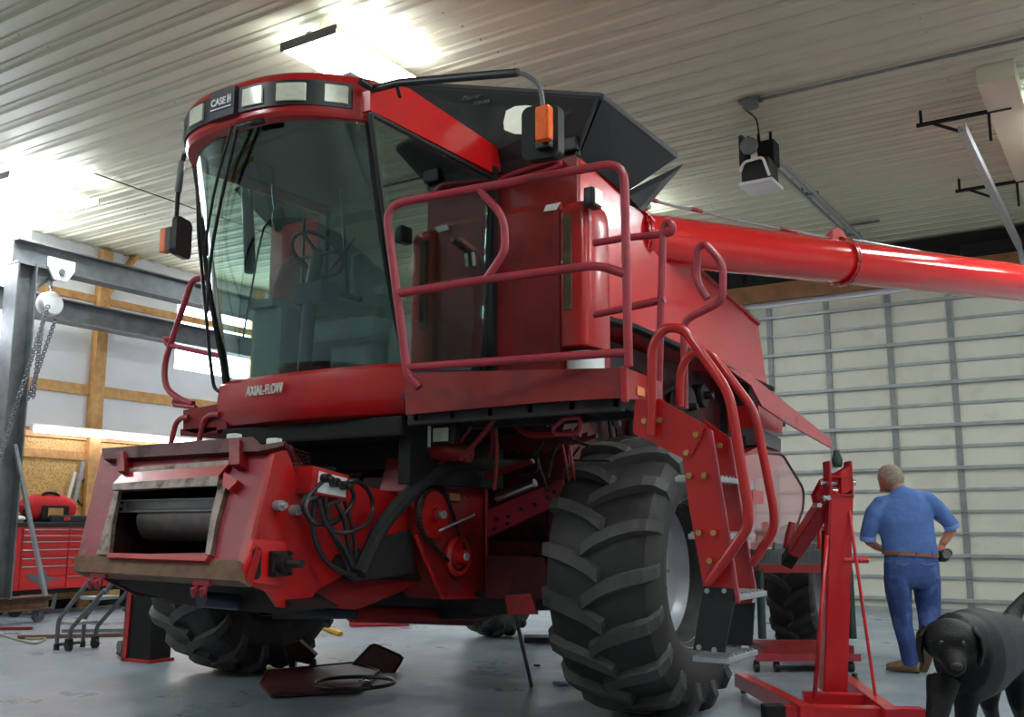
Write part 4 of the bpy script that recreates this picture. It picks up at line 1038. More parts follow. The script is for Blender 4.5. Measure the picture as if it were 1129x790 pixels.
hose([(366, 532), (386, 534), (392, 550), (380, 567), (362, 578), (345, 577), (336, 565), (338, 552), (350, 548)], wob=.03)
hose([(356, 530), (340, 546), (336, 566), (350, 578), (372, 576), (383, 562)], .013, wob=-.02)
hose([(348, 545), (344, 580), (350, 605), (362, 622), (380, 632), (392, 634)], .016)
hose([(358, 548), (362, 580), (376, 605), (384, 630)], .016)
hose([(370, 552), (380, 570), (384, 600), (390, 628)], .016, wob=.02)
hose([(352, 550), (356, 572), (370, 592), (381, 604), (388, 622)], .014, X=SX+.17)
hose([(380, 552), (387, 575), (392, 600), (392, 630)], .013, X=SX+.1)
hose([(345, 540), (336, 548), (332, 556), (337, 568)], .012, X=SX+.1)
hose([(640, 500), (560, 513), (515, 511), (488, 514), (466, 530), (440, 556), (420, 580), (408, 606), (396, 632)], .05, X=-4.02, mt=mat('black_convoluted_hose', (24,26,26), .7, bump=.5, bs=70), nm='hose_sleeve')
m = M(); m.prism(pts([(372, 586), (440, 584), (500, 586), (520, 592), (515, 640), (380, 638), (360, 618)], X=-4.2), (-.02, 0, 0)); P('rubber_apron', m, GREASE, fh)
P('rubber_apron', M().prism(pts([(409, 602), (432, 589), (456, 583), (457, 632), (389, 641), (368, 622), (373, 611)], X=SX+.03), (-.02, 0, 0)), GREASE, fh)

# ---- chain drive case and front of the separator
sc = M(); sc.prism(pts([(466, 504), (534, 501), (537, 660), (486, 660), (457, 588), (457, 540)], X=-4.1), (-.3, 0, 0))
dr = P('drive_case', sc, REDD, cmb, label='dull red chain drive housing')
DX = -4.095
c1 = at(477, 567, X=DX); c2 = at(502, 613, X=DX)
m = M(); m.lathe(c1, (1, 0, 0), [(0, .001), (0, .155), (.02, .155), (.02, .05), (.06, .05), (.06, .001)], 36); P('upper_sprocket', m, RED, dr)
m = M(); m.lathe(c2, (1, 0, 0), [(0, .001), (0, .135), (.03, .14), (.05, .12), (.03, .09), (.03, .05), (.09, .045), (.09, .001)], 36); P('lower_pulley', m, RED, dr)
path = []
for k in range(14): q = R(60)+R(190)*k/13; path.append(c1+Vector((.03, .19*math.cos(q), .19*math.sin(q))))
for k in range(10): q = R(240)+R(160)*k/9; path.append(c2+Vector((.03, .09*math.cos(q), .09*math.sin(q))))
m = M(); m.tube(path, .014, 6, closed=True)
for k in range(26): q = R(60)+R(200)*k/25; p = c1+Vector((.03, .185*math.cos(q), .185*math.sin(q))); m.box(p.x-.02, p.x+.02, p.y-.008, p.y+.008, p.z-.008, p.z+.008, bev=.002)
P('chain', m, GREASE, dr)
m = M()
for c, r in ((c1, .03), (c2, .03)): m.cyl(c+Vector((.05, 0, 0)), c+Vector((.1, 0, 0)), r, seg=6)
P('bolt', m, STEEL, dr)
P('top_cover', M().prism(pts([(472, 520), (518, 524), (517, 540), (470, 536)], X=-4.06), (-.04, 0, 0)), mat('dull_mauve_steel', (112,52,62), .4, var=.2), dr)
P('sticker', M().prism(pts([(496, 543), (507, 544), (507, 552), (496, 551)], X=-4.085), (-.01, 0, 0)), mat('tan_sticker', (170,120,80), .6), dr)
P('guard_rim', M().tube(pts([(458, 590), (470, 620), (487, 658), (537, 659), (536, 520)], X=-4.08), .014, 8), RED, dr)
P('tension_rod', M().tube(pts([(484, 585), (523, 567)], X=-4.0), .008, 6), STEEL, dr)
m = M(); m.prism(pts([(537, 562), (620, 528), (623, 552), (537, 592)], Y=6.0), (0, .06, 0)); tr = P('cross_beam', m, mat('mauve_red_beam', (150,36,50), .4, var=.15), cmb, label='slanting bolted beam behind the tyre')
m = M()
for q in ((548, 572), (561, 569), (575, 561), (590, 556), (604, 548), (612, 542), (545, 583), (560, 577)):
    p = at(*q, Y=6.0); m.cyl(p, p-NY*.014, .014, seg=6)
P('bolt', m, GREASE, tr)
P('cross_beam', M().prism(pts([(534, 522), (584, 505), (586, 510), (534, 528)], Y=5.9), (0, .05, 0)), REDD, cmb)
P('hydraulic_ram', M().cyl(at(548, 549, Y=6.0), at(590, 532, Y=6.0), .03), CHROME, cmb)
m = M(); m.prism(pts([(536, 612), (600, 614), (612, 660), (536, 660)], Y=5.95), (0, .3, 0)); P('lower_panel', m, REDK, cmb)
m = M(); m.prism(pts([(556, 656), (585, 654), (592, 677), (560, 677)], Y=5.7), (0, .02, 0)); P('foot_plate', m, REDD, cmb)
m = M(); m.prism(pts([(520, 650), (640, 650), (640, 672), (520, 674)], Y=6.0), (0, .5, 0)); m.prism(pts([(300, 655), (520, 650), (520, 682), (480, 682), (300, 682)], Y=6.1), (0, .6, 0)); P('skid_pan', m, GREASE, cmb)
P('pan_panel', M().prism(pts([(359, 498), (398, 496), (398, 525), (358, 522)], Y=5.6), (0, .02, 0)), mat('dull_mauve_steel', (112,52,62), .4), cmb)
p = at(388, 512, Y=5.59); P('sight_hole', M().cyl(p, p+NY*.006, .02), BLKM, cmb)
# under-cab lamp, red accumulator and pipes
c = at(485, 479, Y=5.3)
m = M(); m.box(c.x-.11, c.x+.1, c.y, c.y+.1, c.z-.07, c.z+.07, bev=.02); lmp = P('floor_lamp_housing', m, BLK, cmb, label='small lamp under the cab')
m = M(); m.box(c.x-.05, c.x+.07, c.y-.012, c.y, c.z-.045, c.z+.045, bev=.005); P('lens', m, LENS, lmp)
m = M(); m.box(c.x-.15, c.x-.07, c.y-.02, c.y, c.z-.08, c.z+.06, bev=.006); P('bracket', m, WHITE, lmp)
P('accumulator', M().cyl(at(474, 497, Y=5.35), at(518, 500, Y=5.35), .055, seg=20), REDD, cmb)
m = M()
for l, yy, r in (([(560, 440), (540, 470), (508, 506)], 5.3, .018), ([(530, 450), (545, 480), (540, 505)], 5.6, .012), ([(520, 470), (495, 505), (480, 512)], 5.4, .014), ([(545, 460), (548, 500), (545, 540)], 5.6, .015), ([(552, 452), (580, 480), (640, 478)], 5.7, .02), ([(620, 490), (628, 530)], 5.75, .01), ([(628, 490), (634, 530)], 5.75, .01)):
    m.tube(pts(l, Y=yy), r, 8, smooth=.08)
P('hydraulic_pipe', m, REDD, cmb)
m = M()
random.seed(4)
for k in range(26):
    x0 = random.uniform(400, 640); y0_ = random.uniform(455, 520); yy = random.uniform(5.7, 6.0)
    m.tube(pts([(x0, y0_), (x0+random.uniform(-20, 20), y0_+15), (x0+random.uniform(-40, 40), y0_+random.uniform(10, 60))], Y=yy), random.choice((.008, .012, .018)), 6, smooth=.08)
P('wiring_loom', m, GREASE, cmb)
m = M()
for k in range(9):
    x0 = 545+k*9; m.prism(pts([(x0-30, 482+k*2), (x0+40, 462+k*2), (x0+40, 466+k*2), (x0-30, 487+k*2)], Y=5.95), (0, .03, 0))
P('frame_strut', m, REDK, cmb)
# lift cylinders below
P('lift_cylinder', M().cyl(at(388, 675, X=-4.55), at(520, 681, X=-4.55), .06, seg=24), REDD, cmb)
P('lift_cylinder_rod', M().cyl(at(222, 660, X=-4.55), at(390, 675, X=-4.55), .045, seg=24), mat('blue_grey_rod', (62,68,84), .3, .5), cmb)
P('lift_cylinder', M().cyl((-5.5, 4.5, .8), (-5.5, 6.3, .7), .07, seg=20), REDK, cmb)

# ---- open side shield, rear corner and clear red shield
P('side_shield', M().plate(pts([(800, 404), (826, 412), (862, 440), (917, 485), (918, 494), (868, 466), (840, 447), (828, 424)], X=-2.75), .025), RED, cmb, label='raised red side shield')
m = M(); m.prism(pts([(836, 446), (863, 463), (863, 478), (838, 471)], X=-2.95), (-.3, 0, 0)); P('rear_panel', m, RED, cmb)
m = M(); m.prism(pts([(838, 471), (861, 484), (861, 497), (841, 490)], X=-2.95), (-.3, 0, 0)); P('rear_panel', m, GREYP, cmb, label='grey band on the rear panel')
m = M(); m.prism(pts([(820, 500), (841, 490), (860, 497), (862, 512), (850, 522), (822, 532)], X=-3.0), (-.25, 0, 0)); P('rear_panel', m, RED, cmb)
m = M(); m.prism(pts([(790, 480), (840, 480), (840, 505), (790, 505)], X=-3.1), (-.3, 0, 0)); P('rear_frame', m, BLKM, cmb)
sh = [(806, 504), (845, 499), (863, 501), (886, 539), (886, 559), (871, 602), (806, 606)]
P('rear_frame', M().prism(pts([(826, 420), (866, 445), (866, 470), (826, 476)], X=-3.32), (-.3, 0, 0)), BLKM, cmb)
P('clear_shield', M().plate(pts(sh, X=-2.85), .006), RGLASS, cmb, label='see-through red plastic shield')
P('shield_rim', M().tube(pts(sh[1:6], X=-2.85), .012, 8, smooth=.08), REDK, cmb)
P('shield_decal', M().plate(pts([(830, 540), (842, 541), (842, 555), (830, 555)], X=-2.84), .003), RED, cmb)

# ---- unloading auger
G0 = at(700, 262, pn=(EYEP+FW*8.4, FW)); G1 = at(930, 287, pn=(EYEP+FW*9.9, FW)); G2 = at(1129, 312, pn=(EYEP+FW*11.9, FW)); G1 = G0.lerp(G2, (G1-G0).dot(G2-G0)/(G2-G0).length_squared)
gd = (G2-G0).normalized(); GE = G0+gd*7.6
m = M(); m.cyl(G0, GE, .215, seg=40); 
ag = P('unloading_auger', m, AUGR, cmb, label='long glossy bright red unloading tube')
m = M()
def flange(c, r=.25, w=.03, nb=20):
    m.lathe(c-gd*w, gd, [(0, .19), (0, r), (w*.8, r), (w*.8, r-.02), (w*1.2, r-.02), (w*1.2, r), (w*2, r), (w*2, .19)], 40)
    a = gd.cross(NZ).normalized(); b = gd.cross(a)
    for k in range(nb):
        q = 2*PI*k/nb; p = c+a*math.cos(q)*(r-.012)+b*math.sin(q)*(r-.012); m.cyl(p-gd*(w+.012), p+gd*(w+.012), .013, seg=6)
flange(G0-gd*.05, .265); P('bolted_flange', m, RED, ag); m = M(); flange(G1, .245)
P('bolted_flange', m, RED, ag)
m = M(); m.loft([(G0-gd*.25+Vector((-.1, .0, -.6)), .2, .2), (G0-gd*.2+Vector((-.06, .0, -.2)), .22, .22), (G0-gd*.12, .22, .22), (G0-gd*.02, .21, .21)], n=28); P('elbow', m, RAIL, ag)
m = M(); u_ = Vector((0, 0, 1)); u_ = (u_-gd*u_.dot(gd)).normalized()
m.prism([G1+u_*.2-gd*.14, G1+u_*.2+gd*.1, G1+u_*.3+gd*.05, G1+u_*.34-gd*.03, G1+u_*.3-gd*.12], gd.cross(u_)*.05); m.prism([p+gd.cross(u_)*(-.1) for p in (G1+u_*.18-gd*.1, G1+u_*.18+gd*.1, G1+u_*.32+gd*.0)], gd.cross(u_)*.02)
P('hinge_lug', m, RED, ag)
vn = gd.cross(NZ)
cb_ = [at(x, y, pn=(G0, vn)) for x, y in ((686, 212), (715, 219), (745, 228), (762, 230), (800, 240), (860, 252), (918, 263), (945, 265), (1060, 285), (1129, 296))]
P('stay_rod', M().tube(cb_, .013, 8, smooth=.1), STEEL, ag, label='thin bright rod along the top of the tube')
m = M()
for k in (1, 3, 5): m.tube([cb_[k], cb_[k].lerp(cb_[k+1], .3)], .02, 8)
P('hose_wrap', m, RAIL, ag)
lmpc = at(711, 228, pn=(G0+vn*.25, vn))
m = M(); m.ball(lmpc, .05, (1.2, 1, .6)); P('light_glimpse', m, LENS, ag)  # pale ball standing in for light glimpsed under the tank extension
# prop rod standing on the floor
P('prop_rod', M().tube([at(563, 655, Y=6.1), at(586, 756, Z=.008)], .016, 8), DSTEEL, cmb)
# ================================================================== ENGINE HOIST, CART, MAN, DOG, FLOOR ITEMS
HRED = mat('hoist_red', (184,18,28), .35, var=.06, coat=.3)
mb_ = at(918, 762, Z=.12)          # foot of the mast
hb = Vector((mb_.x, mb_.y, 0))
eh = thing('engine_hoist', 'red shop crane with upright mast and lowered boom, right of the combine', 'engine hoist', hb)
hf = (RT*1.0).normalized()         # across the view; the rear beam lies along it
hd = FH
top = at(925, 546, h=hb.dot(FH)); base = Vector((hb.x, hb.y, .12))
m = M(); m.bar(base, top, .165, .13, up=FH, bev=.01)
P('mast', m, HRED, eh)
m = M()
for s in (-1, 1):
    p = top+RT*(s*.075); m.bar(p-NZ*.02, p+NZ*.24, .014, .15, up=FH)
m.bar(top+RT*-.08+NZ*.13, top+RT*.08+NZ*.13, .15, .015); m.bar(top+RT*-.08+NZ*.0, top+RT*.08+NZ*.0, .15, .015)
P('mast_head', m, HRED, eh)
m = M(); m.cyl(top+RT*-.13+NZ*.09, top+RT*.12+NZ*.09, .022); m.cyl(top+RT*-.05+NZ*.03, top+RT*.05+NZ*.03, .03)
m.cyl(at(907, 549, h=hb.dot(FH)-.02), at(918, 549, h=hb.dot(FH)-.02), .028)
P('pivot_pin', m, CHROME, eh)
P('release_knob', M().lathe(top+NZ*.2, (0, 0, 1), [(0, .001), (0, .03), (.05, .04), (.09, .025), (.12, .02), (.12, .001)], 16), GREEN, eh)
hq = hb.dot(FH)
b0_ = at(921, 537, h=hq); b1_ = at(893, 585, h=hq+.35); b2_ = at(876, 606, h=hq+.5); b3_ = at(867, 620, h=hq+.58)
m = M(); m.bar(b0_, b2_, .1, .15, up=FH, bev=.01); P('boom', m, HRED, eh)
m = M()
pl = [at(x, y, h=hq+d) for x, y, d in ((936, 512, 0), (924, 520, 0), (906, 528, .03), (897, 545, .1), (900, 560, .15), (915, 548, .1), (925, 545, 0), (936, 540, 0))]
for s in (-.065, .055): m.prism([p+RT*s*0+FH*s for p in pl], FH*.012)
P('boom_cheek', m, HRED, eh)
P('boom_extension', M().bar(b2_, b3_, .085, .12, up=FH), BLKM, eh)
m = M()
for q in ((909, 549), (899, 557)): c = at(*q, h=hq+.03); m.cyl(c-FH*.1, c+FH*.02, .017)
P('boom_bolt', m, CHROME, eh)
c0 = at(909, 588, h=hq); c1_ = at(907, 760, h=hq); ct = at(917, 553, h=hq)
m = M(); m.cyl(at(912, 700, h=hq+.06), at(914, 585, h=hq+.06), .05, seg=20); P('hydraulic_jack', m, BLK, eh)
P('jack_rod', M().cyl(at(914, 588, h=hq+.06), at(917, 556, h=hq+.06), .025), CHROME, eh)
P('stay_rod', M().tube([at(936, 560, h=hq-.05), at(943, 610, h=hq-.2), at(966, 772, Z=.13)], .011, 8), HRED, eh)
P('stay_rod', M().tube([at(912, 590, h=hq-.1), at(898, 768, Z=.13)], .015, 8), HRED, eh)
P('pump_handle', M().cyl(at(930, 617, h=hq-.05), at(957, 617, h=hq-.05), .022), HRED, eh)
m = M()
a, b = at(816, 748, Z=.13), at(882, 780, Z=.13)
for (x0, y0_, x1, y1_) in ((816, 741, 890, 778), (932, 744, 985, 782)):
    pa, pb = at(x0, y0_, Z=.16), at(x1, y1_, Z=.16); m.bar(pa-NZ*.05, pb-NZ*.05, .09, .1)
    P('floor_leg', m, HRED, eh); m = M()
pa, pb = at(885, 766, Z=.13), at(962, 768, Z=.13); m.bar(pa-NZ*.03, pb-NZ*.03, .12, .1); P('mast_foot', m, HRED, eh)
pa, pb = at(864, 776, Z=.15), at(1018, 779, Z=.15); m = M().bar(pa-NZ*.06, pb-NZ*.06, .12, .11); P('rear_beam', m, HRED, eh)
pc = at(841, 776, Z=.15); m = M().bar(pc-NZ*.06, pa-NZ*.06, .125, .115); P('end_sleeve', m, BLKM, eh)
for q in ((820, 764, 0), (943, 758, 0)):
    c = at(q[0], q[1], Z=0); m = M(); m.lathe(c+Vector((-.02, 0, .045)), RT, [(0, .01), (0, .045), (.035, .045), (.035, .01)], 18); m.bar(c+NZ*.03, c+NZ*.11, .07, .03); P('caster', m, BLK, eh)
# steel cart behind the hoist
ch = at(880, 741, Z=0).dot(FH)
K = lambda x, y, d=0: at(x, y, h=ch+d)
ct = thing('engine_cart', 'wheeled steel cart with ribbed grey top and green posts behind the hoist', 'cart', Vector((K(888, 700).x, K(888, 700).y, 0)))
zt = K(880, 606).z; zb = K(880, 622).z
CTOP = mat('ribbed_grey_rubber', (84,88,88), .6)
def cart_box(px0, px1, z0, z1, d0, d1, mtl, name, **k):
    a, b = K(px0, 650), K(px1, 650); a.z = b.z = z0
    return P(name, M().prism([a+FH*d0, b+FH*d0, b+FH*d1, a+FH*d1], (0, 0, z1-z0)), mtl, ct, **k)
cart_box(837, 941, zb+.0, zt, 0, .5, CTOP, 'table_top')
cart_box(837, 941, zb-.07, zb, .0, .5, REDD, 'top_frame')
m = M()
a, b = K(837, 650), K(941, 650)
for k in range(34):
    p = a.lerp(b, (k+.5)/34); p.z = zb+.02; m.bar(p-FH*.006, p-FH*.006+NZ*(zt-zb-.04), .01, .012, up=FH)
P('top_rib', m, GREYP, ct)
for px in (839, 938):
    for d in (.02, .48):
        p = K(px, 650)+FH*d; P('post', M().cyl((p.x, p.y, .28), (p.x, p.y, zb-.05), .035), GREEN, ct)
z1 = K(880, 709).z; z0 = K(880, 727).z
cart_box(838, 938, z0, z1-.02, 0, .5, REDD, 'lower_deck')
cart_box(830, 944, z0-.01, z0+.05, -.03, .0, RAIL, 'lower_rail')
for px in (834, 856, 918, 938):
    p = K(px, 716)+FH*.02; m = M(); m.lathe((p.x-.02, p.y, .045), RT, [(0, .01), (0, .045), (.04, .045), (.04, .01)], 18); m.bar((p.x, p.y, .05), (p.x, p.y, z0), .05, .03); P('caster', m, BLK, ct)
# parts lying on the cart
top_ = lambda px, d: Vector((K(px, 650).x, K(px, 650).y, zt))+FH*d
P('hitch_pin', M().bar(top_(856, .04)+NZ*.028, top_(866, .05)+NZ*.028, .05, .05), GREYP, label='small grey metal part lying at the left of the cart top', category='metal part')
m = M(); m.loft([(top_(872, .09)+NZ*.01, .04, .03), (top_(876, .09)+NZ*.12, .045, .04), (top_(880, .09)+NZ*.24, .03, .03)]); P('red_casting', m, REDD, label='dull red casting standing on the cart behind the boom', category='metal part')
m = M(); c = top_(893, .15); m.lathe(c+NZ*.005, (0, 0, 1), [(0, .001), (0, .11), (.05, .12), (.07, .08), (.12, .06), (.16, .09), (.18, .05), (.18, .001)], 22)
P('gear_hub', m, DSTEEL, label='dark round hub part standing on the cart under the boom', category='metal part')
c = top_(909, .05); P('red_bottle', M().lathe(c+NZ*.002, (0, 0, 1), [(0, .001), (0, .028), (.14, .028), (.16, .018), (.19, .018), (.19, .001)], 16), HRED, label='small red bottle on the cart beside the jack', category='bottle')

# ------------------------------------------------------------------ floor things
m = M()
scr = [at(x, y, Z=.015) for x, y in ((287, 756), (296, 742), (388, 733), (418, 742), (395, 762), (352, 765), (298, 768))]
MESH = mat('dark_red_perforated_screen', (84,34,36), .55, var=.15, vs=60)
ss = thing('screen_panel', 'folded dark red perforated screen panel with black ring on the floor', 'screen panel', (scr[3].x, scr[3].y, 0))
P('flat_panel', M().prism(scr, (0, 0, .02)), MESH, ss)
hinge0, hinge1 = at(388, 733, Z=.03), at(432, 748, Z=.03)
sh_ = hinge0.dot(FH)
up_ = [hinge0, at(411, 709, h=sh_-.02), at(445, 724, h=sh_-.15), at(430, 748, h=sh_-.25)]
P('raised_panel', M().plate(up_, .012), mat('grey_red_screen', (128,88,88), .5, var=.15, vs=60), ss)
m = M(); m.tube(up_, .012, 8, smooth=.05, closed=True); P('frame', m, REDK, ss)
m = M(); m.tube([p+NZ*.02 for p in scr], .012, 8, smooth=.04, closed=True); P('frame', m, REDK, ss)
c = at(391, 752, Z=.07)
m = M(); m.tube([c+Vector((math.cos(q)*.30, math.sin(q)*.30, .0)) for q in [2*PI*k/40 for k in range(40)]], .014, 8, closed=True); P('ring_gasket', m, BLK, label='black rubber ring lying on the folded red screen', category='ring')
P('wing_nut_scrap', M().loft([(at(396, 751, Z=.085), .012, .01), (at(402, 749, Z=.095), .02, .015), (at(412, 750, Z=.085), .012, .01)]), CHROME, label='small shiny metal scrap inside the black ring', category='scrap') 
c = at(336, 730, Z=.05)
t = thing('floor_jack', 'low dark trolley jack in the shadow beside the far front tyre', 'jack', (c.x, c.y, 0))
m = M(); m.prism([at(312, 712, Z=.28), at(330, 706, Z=.3), at(348, 722, Z=.14), at(340, 732, Z=.06), at(322, 728, Z=.06)], FH*.12); P('body', m, REDK, t)
m = M(); q = at(320, 731, Z=.05); m.lathe(q, RT, [(0, .01), (0, .05), (.05, .05), (.05, .01)], 18); P('wheel', m, BLK, t); m = M(); q = at(342, 732, Z=.05); m.lathe(q, RT, [(0, .01), (0, .045), (.05, .045), (.05, .01)], 18); P('wheel', m, BLK, t)
a, b = at(348, 688, Z=.03), at(376, 698, Z=.03)
P('yellow_bar', M().bar(a, b, .05, .04), YEL, label='yellow bar lying on the floor under the combine', category='bar')
P('yellow_bar', M().bar(at(344, 694, Z=.075), at(358, 690, Z=.075), .03, .03), YEL, label='short yellow bar crossing the longer yellow bar on the floor', category='bar')
a = at(385, 689, Z=.0); b = at(450, 688, Z=.0)
P('red_box', M().bar(a+NZ*.09, b+NZ*.09, .4, .16), mat('pinkish_red_box', (208,52,66), .5), label='flat pinkish red box on the floor under the combine', category='box')
a = at(578, 704, Z=.05); P('creeper_board', M().bar(a, a+RT*.3, .3, .06), mat('navy_board', (24,26,44), .6), label='dark navy board on the floor left of the near front tyre', category='board')
c = at(616, 753, Z=.01); P('blue_rag', M().loft([(c-RT*.05+NZ*.005, .02, .008), (c+NZ*.012, .08, .014), (c+RT*.08+NZ*.005, .05, .008)]), mat('pale_blue_paper', (150,190,224), .8), label='pale blue rag on the floor by the near front tyre', category='rag')
c = at(592, 733, Z=.01); P('small_scrap', M().ball(c, .03, (1.3, .6, .35)), BLK, label='tiny dark scrap on the floor left of the near tyre', category='scrap')

# ------------------------------------------------------------------ man
mh = at(1003, 741, Z=0).dot(FH); MF = at(1003, 741, Z=0)
V = lambda x, y, d=0: at(x, y, h=mh+d)
man = thing('person', 'man in blue shirt and jeans walking away toward the overhead door', 'person', (MF.x, MF.y, 0))
def limb(m, l, n=16): m.loft([(V(x, y, d), r, r2) for x, y, d, r, r2 in l], ref=FH, n=n)
m = M()
# head seen from behind, turned left and bowed
hc = V(982, 526.5, .08)
m.ball(hc, .108, (.86, 1.02, 1.13), 28, rot=Matrix.Rotation(YAW+.75, 3, 'Z') @ Matrix.Rotation(R(-22), 3, 'X'))
face = Matrix.Rotation(YAW+.75, 3, 'Z')
f_ = face @ Vector((0, 1, 0)); s_ = face @ Vector((1, 0, 0))
m.ball(hc+f_*.04-NZ*.06, .07, (.82, .9, 1.0), 20)          # jaw
m.ball(hc+f_*.105-NZ*.03, .02, (.7, 1.1, 1.5), 12)         # nose
m.ball(hc+f_*.09-NZ*.075, .022, (1.3, .7, .5), 12)         # lips
m.ball(hc+f_*.085-NZ*.108, .028, (1, .8, .7), 12)          # chin
for s in (-1, 1): m.ball(hc+s_*s*.088-f_*.005-NZ*.02, .032, (.35, .75, 1.1), 14, rot=face)
m.loft([(V(986, 532, .06), .058, .062), (V(990, 541, .04), .062, .066), (V(996, 552, .03), .085, .08)], ref=FH, n=18)
# torso, arms, hands, legs under the clothes
limb(m, [(994, 546, .02, .10, .08), (996, 558, .02, .19, .10), (998, 580, .02, .2, .11), (1001, 600, 0, .2, .11), (1004, 615, 0, .2, .12), (1005, 632, 0, .19, .12), (1006, 638, 0, .08, .08)])
limb(m, [(966, 560, .03, .07, .07), (961, 575, .05, .055, .055), (957, 590, .06, .047, .047), (958, 596, .09, .043, .043), (966, 602, .17, .035, .035), (975, 606, .24, .028, .024)])
limb(m, [(1026, 556, .03, .07, .07), (1036, 568, .02, .058, .058), (1047, 578, .0, .05, .05), (1049, 583, .02, .045, .045), (1044, 592, .03, .04, .038), (1039, 599, .03, .032, .028)])
def hand(m, c, d, side, curl):
    """palm plus four fingers of different length and a thumb"""
    d = d.normalized(); s = d.cross(FH).normalized()*side; n_ = FH
    m.loft([(c, .024, .016), (c+d*.04, .04, .02), (c+d*.085, .04, .016)], ref=n_, n=12)
    for k, L_ in enumerate((.068, .078, .072, .055)):
        b = c+d*.082+s*(.03-.02*k); k1 = b+d*L_*.45+n_*curl*.2; k2 = k1+d*L_*.25+n_*curl*.6; k3 = k2+n_*curl*.6-d*.005
        m.tube([b, k1, k2, k3], [.0095, .009, .0085, .007], 8)
    b = c+d*.03+s*.035; m.tube([b, b+s*.03+d*.025, b+s*.035+d*.055+n_*curl*.4], [.012, .011, .009], 8)
hand(m, V(1039, 599, .03), (V(1035, 612, .05)-V(1039, 599, .03)), -1, .04)
hand(m, V(975, 606, .24), (V(984, 608, .30)-V(975, 606, .24)), 1, .04)
limb(m, [(990, 638, 0, .09, .10), (990.5, 656, 0, .08, .09), (995, 685, .03, .055, .06), (1000, 710, 0, .052, .055), (1002, 732, 0, .04, .04)])
limb(m, [(1021, 640, 0, .09, .10), (1022.5, 660, .02, .08, .09), (1025, 684, .035, .06, .065), (1024, 698, -.04, .05, .05), (1023, 712, -.1, .04, .04)])
P('body', fuse(m, .009, 2), SKIN, man)
# hair
m = M(); rr = Matrix.Rotation(YAW+.75, 3, 'Z') @ Matrix.Rotation(R(-22), 3, 'X')
t_ = bmesh.new(); bmesh.ops.create_uvsphere(t_, u_segments=36, v_segments=24, radius=.113)
bmesh.ops.delete(t_, geom=[v for v in t_.verts if v.co.y > .03+.9*max(0, v.co.z) and v.co.z < .075 or v.co.z < -.045-(.03 if v.co.y < 0 else 0)], context='VERTS')
for f in t_.faces: f.smooth = True
m.merge(t_, Matrix.Translation(hc) @ rr.to_4x4() @ Matrix.Diagonal((.87, 1.03, 1.12, 1)))
bmesh.ops.solidify(m.b, geom=m.b.faces[:], thickness=.006)
P('hair', m, mat('grey_brown_hair', (148,134,118), .8, var=.3, vs=60, bump=.4, bs=120), man)
m = M(); e0 = hc+f_*.098+NZ*.0
for s in (-1, 1): m.tube([e0+s_*s*.035+(s_*math.cos(q)+NZ*math.sin(q))*.02 for q in [2*PI*k/14 for k in range(14)]], .002, 5, closed=True); m.tube([e0+s_*s*.055, hc+s_*s*.092+f_*.01], .002, 5)
P('glasses', m, BLK, man)
# shirt
SH = mat('blue_work_shirt', (80,114,174), .85, var=.16, vs=7, bump=1.0, bs=7)
m = M()
limb(m, [(989, 539.5, .05, .06, .065), (991, 543, .035, .10, .09), (993, 547, .02, .165, .11), (995, 552, .02, .225, .125), (996, 560, .01, .25, .135), (998, 575, .0, .245, .145), (1001, 592, 0, .235, .14), (1003, 604, 0, .235, .14), (1004, 610, 0, .24, .14), (1004, 614, 0, .23, .13)], 28)
limb(m, [(984, 553, .02, .07, .08), (972, 556.5, .02, .085, .088), (964, 566, .02, .082, .084), (960, 578, .03, .074, .074), (957, 588, .05, .068, .068), (957, 593, .06, .068, .068)])
limb(m, [(1008, 549, .02, .07, .08), (1021, 551, .02, .085, .088), (1031, 559, .01, .080, .082), (1040, 568, .01, .072, .072), (1048, 577, 0, .066, .066), (1050, 580, .0, .066, .066)])
P('shirt', fuse(m, .011, 3), SH, man)
m = M(); limb(m, [(991, 541.5, .045, .075, .075), (989, 538, .055, .07, .072)], 20); P('collar', fuse(m, .009, 2), SH, man)
m = M()
limb(m, [(957, 590, .055, .071, .071), (957, 596, .065, .068, .068)]); limb(m, [(1048, 577, 0, .07, .07), (1050, 582, .01, .068, .068)])
P('rolled_cuff', fuse(m, .009, 2), mat('pale_blue_cuff', (122,158,214), .85), man)
# jeans, belt
JN = mat('blue_jeans', (50,74,128), .85, var=.3, vs=6, bump=.6, bs=8, col2=(104,132,190), c2=(.5,.78), c2s=5)
m = M()
limb(m, [(1004, 611, 0, .228, .13), (1005, 622, 0, .238, .145), (1005.5, 634, 0, .24, .15), (1006, 643, 0, .22, .14), (1006, 648, 0, .12, .12)], 28)
limb(m, [(990, 636, 0, .118, .135), (990.5, 652, 0, .110, .122), (993, 672, .02, .094, .105), (995.5, 690, .03, .08, .09), (1000, 708, .01, .075, .085), (1003, 722, .005, .076, .082), (1004.5, 733, 0, .074, .08)])
limb(m, [(1021, 636, 0, .118, .135), (1022.5, 655, .02, .110, .12), (1024, 672, .05, .098, .108), (1025, 686, .03, .09, .1), (1024, 698, -.04, .08, .09), (1023, 708, -.09, .076, .082)])
P('jeans', fuse(m, .011, 3), JN, man)
m = M(); m.loft([(V(1003.5, 608.5), .243, .145), (V(1003.5, 612.5), .244, .147)], ref=FH, n=36); P('belt', m, mat('brown_leather', (136,90,62), .5), man)
m = M()
for px in (984, 1003, 1020): p = V(px, 610.5); q = p-FH*.15; m.bar(q-NZ*.03, q+NZ*.03, .012, .008, up=FH)
P('belt_loop', m, JN, man)
m = M()
for x0, x1 in ((982, 996), (1008, 1024)): m.tube([V(x0, 620)-FH*.142, V((x0+x1)/2, 622)-FH*.150, V(x1, 620)-FH*.14], .0035, 5)
